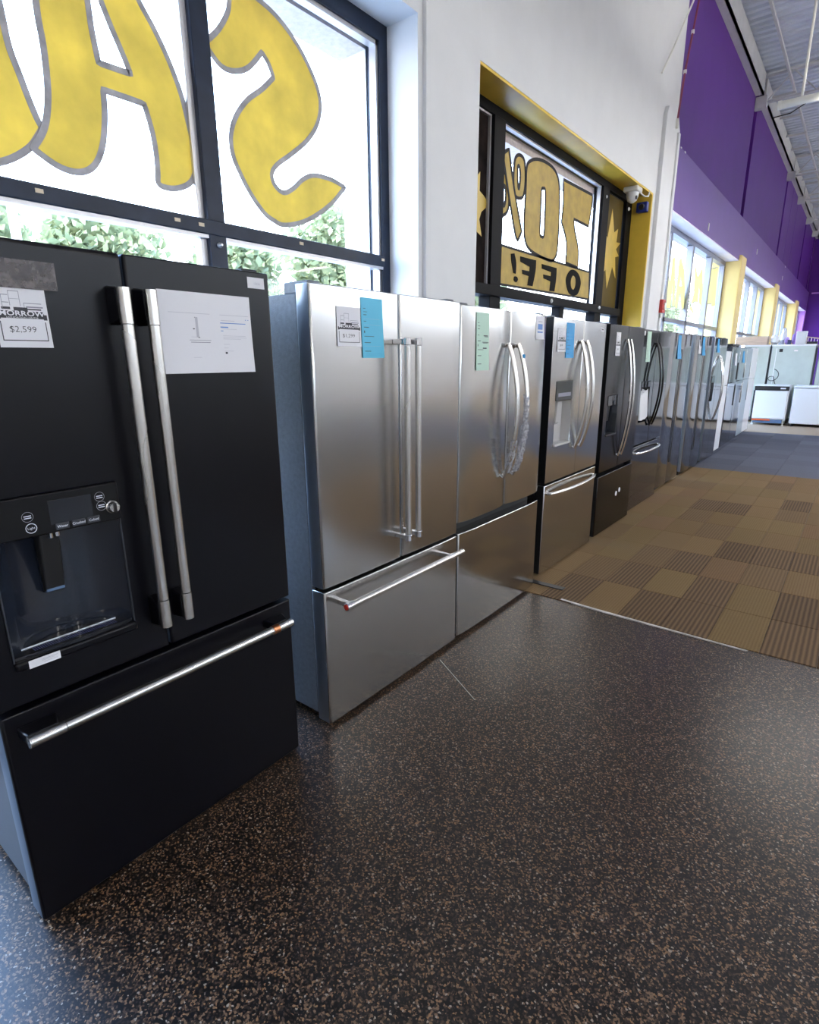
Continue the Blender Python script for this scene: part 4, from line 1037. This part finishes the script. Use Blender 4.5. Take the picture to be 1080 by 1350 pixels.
def washer(label, x0, x1):
    r_ = empty('chest_freezer', ((x0+x1)/2, FY, FZ), label, 'freezer', 'white appliances across the far end'); h2 = (x1-x0)/2
    MB().box(-h2, h2, .02, .60, .06, .84).build('body', M['white_enamel'], r_, bevel=.02)
    MB().box(-h2-.004, h2+.004, .0, .62, .845, .895).build('lid', M['white_enamel'], r_, bevel=.015)
    MB().box(-.05, .07, .012, .022, .765, .785).build('badge', M['grey_ink'], r_, smooth=False)
    MB().box(-h2+.05, -h2+.14, .015, .022, .60, .63).build('sticker', M['paper'], r_, smooth=False)
    for sx in (-1, 1):
        for yy in (.08,.54): MB().lathe([(.03,0),(.03,.02),(.02,.03),(.02,.065)], (sx*(h2-.06),yy,0), 'z', 8).build('foot', M['black'], r_)
    return r_
washer('plain white chest freezer beside the dishwasher at the far end', -1.14, -.10)
washer('second plain white chest freezer, beyond the right edge of the first', -.04, 1.0)
washer('third plain white chest freezer, farthest right of the end row', 1.08, 2.1)

def tall_back(label, x0, x1, h=1.785, cord=False):
    r_ = empty('tall_freezer', ((x0+x1)/2, 16.0, FZ), label, 'freezer', 'tall freezers with their backs turned at the far end'); h2 = (x1-x0)/2
    MB().box(-h2, h2, .02, .74, .04, h).build('body', M['steel_side'], r_, bevel=.008)
    MB().box(-h2+.015, h2-.015, .0, .022, .12, h-.03).build('back_panel', M['back_panel'], r_, bevel=.004)
    MB().box(-h2, h2, -.004, .05, h-.03, h+.006).build('top_trim', M['white_enamel'], r_, bevel=.003)
    for sx in (-1, 1):
        for yy in (.08,.66): MB().lathe([(.03,0),(.03,.02),(.02,.03),(.02,.045)], (sx*(h2-.06),yy,0), 'z', 8).build('foot', M['black'], r_)
    MB().box(-h2+.10, -h2+.115, -.006, 0, .9, h-.08).build('seam_tape', M['paper'], r_, smooth=False)
    if cord:
        MB().box(-h2+.16, -h2+.23, -.006, .0, h-.16, h-.09).build('black_plate', M['black'], r_, bevel=.002)
        pts = [(-h2+.12+.10*math.sin(k*.45)*(1 if k < 14 else .6), -.012, 1.15-.012*k+.09*math.cos(k*.45)) for k in range(15)]
        pts += [(-h2+.14+.03*k, -.012, .93-.02*k) for k in range(1, 12)]
        MB().tube(pts, .007, 6).build('cord', M['black'], r_)
        MB().box(.02, .09, -.005, 0, h-.15, h-.12).build('pink_sticker', M['pink'], r_, smooth=False)
    return r_
tall_back('tall freezer at far end with ribbed narrow pale green back, behind the last white fridge', -2.32, -1.78)
tall_back('wide pale green freezer back with a looped black cord, behind the white dishwasher', -1.76, -.90, cord=True)
tall_back('pale green freezer back standing right of the dark gap at the far end', -.84, .06)
tall_back('pale green freezer back, second to the right of the dark gap', .10, .98)
tall_back('pale green freezer back, farthest right of the turned row', 1.02, 1.9)

# things lying on top of the turned freezers (top at z = 1.796)
ZT = FZ+1.791
cr = empty('wooden_crate', (-2.22, 16.25, ZT), 'long low pale wooden crate lying on the turned freezer under the windows', 'crate')
for k in range(3): MB().box(-.32,.34,-.16,-.145,.005+.066*k,.066*(k+1)).build('board', M['wood'], cr, bevel=.002)
for k in range(3): MB().box(-.32,.34,.145,.16,.005+.066*k,.066*(k+1)).build('board', M['wood'], cr, bevel=.002)
for xx in (-.31,.33): MB().box(xx-.01,xx+.01,-.145,.145,0,.198).build('end_board', M['wood'], cr, bevel=.002)
MB().box(-.30,.32,-.144,.144,.0,.02).build('bottom_board', M['wood'], cr)
def lump(name, label, cat, c, rx, ry, rz, mtl, wob=.18):
    mb = MB().ball((0,0,rz), rx, ry, rz, 14, 8, wob)
    mb.v = [(a,b,max(0,z_)) for a,b,z_ in mb.v]
    o = mb.build(name, mtl, angle=25); o.location = (c[0],c[1],ZT); return tag(o, label, cat)
lump('plastic_bundle', 'crumpled white plastic bundle beside the wooden crate', 'plastic bundle', (-1.74,16.22), .09, .12, .11, M['bag'])
lump('plastic_bundle', 'tall white plastic bundle in front of the pier windows, left of the lilac cloth', 'plastic bundle', (-1.60,16.45), .06, .08, .19, M['bag'])
lump('lilac_cloth', 'small lilac cloth bundle left of the white carton', 'cloth', (-1.50,16.25), .05, .06, .085, M['lilac'], .1)
lump('lilac_cloth', 'second lilac cloth bundle touching the left side of the white carton', 'cloth', (-1.385,16.3), .035, .05, .12, M['lilac'], .1)
def carton(name, label, cat, c, sx, sy, sz, mtl, lidm=None):
    r_ = empty(name, (c[0],c[1],ZT), label, cat)
    MB().box(-sx/2,sx/2,-sy/2,sy/2,0,sz*.9).build('body', mtl, r_, bevel=.006)
    MB().box(-sx/2-.004,sx/2+.004,-sy/2-.004,sy/2+.004,sz*.88,sz).build('lid', lidm or mtl, r_, bevel=.004)
    return r_
carton('navy_box', 'small navy box between the two lilac bundles', 'box', (-1.44,16.12), .07, .08, .10, M['navy'], M['black'])
carton('white_carton', 'upright white carton on the turned freezers, right of the lilac bundles', 'carton', (-1.235,16.3), .20, .2, .29, M['paper'])
rk = empty('wire_rack', (-.98,16.25,ZT), 'folded pale wire rack leaning over dark parts, right end of the clutter', 'rack')
rk.location.x = -.96
for k in range(5): MB().tube([(-.14+.06*k,-.1,.02),(-.14+.06*k,.1,.14)], .006, 6).build('wire', M['tube'], rk)
MB().tube([(-.16,-.1,.16),(.16,-.1,.10)], .010, 6).tube([(-.16,.1,.16),(.16,.1,.12)], .010, 6).tube([(-.16,-.1,.0),(-.16,-.1,.16)], .008, 6).tube([(.16,-.1,0),(.16,-.1,.10)], .008, 6).build('rail', M['wood'], rk)
carton('black_case', 'low black case lying under the wire rack', 'case', (-1.0,16.08), .20, .12, .055, M['black'])
lump('plastic_bundle', 'flat white plastic scraps at the right end of the clutter', 'plastic bundle', (-.70,16.2), .07, .09, .035, M['bag'])

carton('added_dark_carton', 'added dark grey carton on the turned freezers, right of the dark gap', 'carton', (-.28,16.3), .62, .3, .33, M['grey_screen'])  # unseen cartons, added to keep the purple wall out of the door reflections
carton('white_carton', 'added low white carton on the turned freezers, right of the dark grey carton', 'carton', (.48,16.3), .66, .3, .25, M['paper'])
carton('added_dark_carton', 'added dark grey carton at the far right of the turned freezers', 'carton', (1.35,16.3), .75, .3, .36, M['grey_screen'])

# ------------------------------------------------------------------ small fittings
sc_ = empty('security_camera', (-2.60, 7.85, 3.555), 'small white dome security camera under the yellow soffit', 'camera')
MB().box(-.09,.09,-.10,.10,-.06,0).build('housing', M['tube'], sc_, bevel=.015)
MB().lathe([(.075,0),(.072,-.05),(.055,-.10),(.02,-.125)], (0,0,-.05), 'z', 18).build('dome', M['white_enamel'], sc_)
MB().lathe([(.022,0),(.022,.012)], (.055,-.03,-.125), 'x', 12).build('lens', M['black'], sc_)
MB().tube([(.06,.09,-.05),(.10,.16,-.085),(.12,.24,-.07),(.11,.30,-.01)], .010, 8).build('cable', M['tube'], sc_)
bb = empty('wall_sounder', (-2.60, 8.325, 3.40), 'small dark blue box on the yellow reveal behind the white camera', 'sounder')
MB().box(-.07,.07,-.08,0,-.05,.07).build('housing', M['bluebox'], bb, bevel=.012)
MB().lathe([(.04,0),(.03,-.02)], (0,-.08,.01), 'y', 14).build('grille', M['black'], bb)
fa = empty('fire_alarm', (WALL+.05, 9.03, 2.23), 'red fire alarm strobe on the white pilaster beside the far windows', 'alarm')
MB().box(0,.05,-.07,.07,-.09,.09).build('housing', M['red'], fa, bevel=.008)
MB().box(.049,.062,.0,.055,-.05,.05).build('strobe', M['tube'], fa, bevel=.005)
MB().box(-.0,.03,-.05,.05,-.16,-.095).build('mounting_box', M['tube'], fa, bevel=.004)
cb = MB().tube([(WALL+.03,8.13,4.83),(WALL+.05,8.45,5.2),(WALL+.05,9.1,5.94),(WALL+.05,9.35,6.35)], .012, 8).build('white_cable', M['tube'])
tag(cb, 'white cable slanting up the wall beside the purple panels', 'cable')
rc = empty('red_conduit', (WALL+.04, 8.88, 4.50), 'thin red conduit rising from the top of the white pilaster', 'conduit')
MB().tube([(0.02,0,0),(0.02,.12,.6),(0.02,.43,1.53),(0.02,.60,2.0)], .013, 8).build('pipe', M['redpipe'], rc)
for t in ((.02,.127,.62),(.02,.29,1.12)): MB().lathe([(.022,-.02),(.022,.02)], t, 'z', 10).build('clip', M['tube'], rc)
MB().lathe([(.022,-.06),(.022,.05)], (.02,0,0), 'z', 10).build('coupling', M['tube'], rc)
jb = empty('junction_box', (-1.55, 16.4, 6.85), 'small grey junction box with black cable hanging under the roof deck', 'box')
MB().box(-.08,.08,-.08,.08,-.05,.05).build('housing', M['beam'], jb, bevel=.01)
MB().tube([(0,0,.05),(0,0,.2)], .01, 6).build('rod', M['beam'], jb)
MB().tube([(-.08,0,0),(-.30,-.1,-.05),(-.55,-.3,-.25),(-.85,-.5,-.33)], .012, 8).build('cable', M['black'], jb)

# ------------------------------------------------------------------ hanging lamps
def lamp_unit(label, x, y, z, ln, grp, rods):
    r_ = empty('hanging_lamp', (x, y, z), label, 'lamp', grp)
    MB().tube([(0,0,.03),(ln,0,.03)], .045, 14).build('housing', M['tube'], r_)
    MB().box(.5,ln-.1,-.09,.09,-.045,-.03).build('lamp_diffuser', M['lamp'], r_, smooth=False)
    for sx in (0, ln-.02): MB().tube([(sx-.01,0,.03),(sx+.03,0,.03)], .052, 14).build('end_cap', M['tube'], r_)
    for rx in rods: MB().tube([(rx,0,.08),(rx,0,ZC+.0-z)], .016, 8).build('rod', M['tube'], r_)
    return r_
lamp_unit('white tube lamp hanging on a thin rod under the roof deck at upper right', -1.38, 9.5, 4.6, 4.4, 'tube lamps hanging from the roof', (.24, 4.0))
for lx in (4.2, 8.0):
    lamp_unit('tube lamp hanging in the first row, %s' % ('nearer the windows' if lx < 5 else 'farther from the windows'), lx, 9.5, 4.6, 3.0, 'tube lamps hanging from the roof', (.38, 2.6))
for ly, wh in ((-4.5,'behind the camera'), (.5,'straight above the camera'), (5.0,'over the near edge of the carpet'), (14.5,'over the far end row'), (19.5,'just beyond the far end row'), (24.5,'beside the third pier'), (29.5,'near the purple end wall')):
    for lx, sd_ in ((1.6,'window side'), (5.2,'middle'), (8.8,'right wall side')):
        lamp_unit('roof tube lamp hanging %s, %s' % (wh, sd_), lx, ly, 4.6, 2.6, 'tube lamps hanging from the roof', (.38, 2.2))

# ------------------------------------------------------------------ outside the windows
gr = tag(MB().box(-40, -3.08, -20, 50, -.12, -.04).build('paving', M['asphalt'], smooth=False), kind='structure')
def tree(label, x, y, h, r, seed, n=2600):
    random.seed(seed)
    t = empty('tree', (x, y, -.04), label, 'tree', 'trees across the road outside the windows')
    MB().tube([(0,0,0),(.05,.03,h*.25),(0,.06,h*.6)], .12, 8).build('trunk', M['bark'], t)
    mb = MB()
    blobs = [(random.uniform(-.3,.3)*r, (((q*5) % 7)/6-.5)*.95*r, h*(.12+.80*(q/27)), random.uniform(.46,.58)*r*(1 if q < 20 else .8)) for q in range(28)]
    for i in range(n):
        bx, by, bz, br = random.choice(blobs)
        d = Vector((random.gauss(0,1),random.gauss(0,1),random.gauss(0,1))).normalized()*br*random.uniform(.35,1.0)
        p = Vector((bx,by,bz))+d
        if p.z < .25: p.z = random.uniform(.25,.8)
        a = Vector((random.gauss(0,1),random.gauss(0,1),random.gauss(0,1))).normalized(); b = a.orthogonal().normalized(); s_ = random.uniform(.09,.17)
        mb.add([p-a*s_, p+b*s_*.55, p+a*s_, p-b*s_*.55], [(0,1,2,3)])
    o = mb.build('foliage', M['leaf'], t, smooth=False); o['kind'] = 'stuff'
    return t
for lb, x, y, h, r, sd_ in (
    ('leafy tree outside the near window, behind the painted letters at left', -12.2, 3.0, 5.0, 1.6, 1),
    ('leafy tree outside, seen low between the first letters and the window mullion', -13.2, 6.2, 4.6, 1.6, 2),
    ('leafy tree outside, seen behind the mullion of the near window', -13.2, 9.4, 4.6, 1.55, 3),
    ('leafy tree outside, seen under the tail of the last letter', -13.0, 12.7, 5.6, 1.65, 4),
    ('leafy tree outside, farthest right in the near window', -13.4, 16.2, 5.6, 1.7, 5),
    ('leafy tree outside the window with the percent sign', -13.0, 20.5, 5.6, 2.0, 6),
    ('leafy tree outside, left of the slim post', -12.4, -.4, 5.0, 1.6, 7),
    ('leafy tree outside the first windows of the purple wall', -12.0, 45.0, 7.0, 3.0, 8)):
    tree(lb, x, y, h, r, sd_, 9500)
hg = empty('hedge', (-15.6, 8.0, -.04), 'long leafy hedge behind the trees outside the windows', 'hedge')
mb = MB(); random.seed(21)
for i in range(16000):
    p_ = Vector((random.uniform(-.6,.6), random.uniform(-11,13), random.random()**.6*3.3+.1))
    a = Vector((random.gauss(0,1),random.gauss(0,1),random.gauss(0,1))).normalized(); b = a.orthogonal().normalized(); s_ = random.uniform(.10,.19)
    mb.add([p_-a*s_, p_+b*s_*.6, p_+a*s_, p_-b*s_*.6], [(0,1,2,3)])
mb.build('foliage', M['leaf'], hg, smooth=False)['kind'] = 'stuff'
for k in range(9): MB().tube([(0,-10.5+2.8*k,0),(.05,-10.4+2.8*k,1.2),(0,-10.5+2.8*k,2.6)], .05, 6).build('stem', M['bark'], hg)
lp = empty('lamp_post', (-9.5, 3.35, -.04), 'thin white lamp post outside the near window at far left', 'lamp post')
MB().lathe([(.08,0),(.07,1.0),(.05,6.5)], (0,0,0), 'z', 12).build('post', M['white'], lp)
MB().lathe([(.16,0),(.16,.05),(.09,.07)], (0,0,0), 'z', 12).build('base', M['tube'], lp)
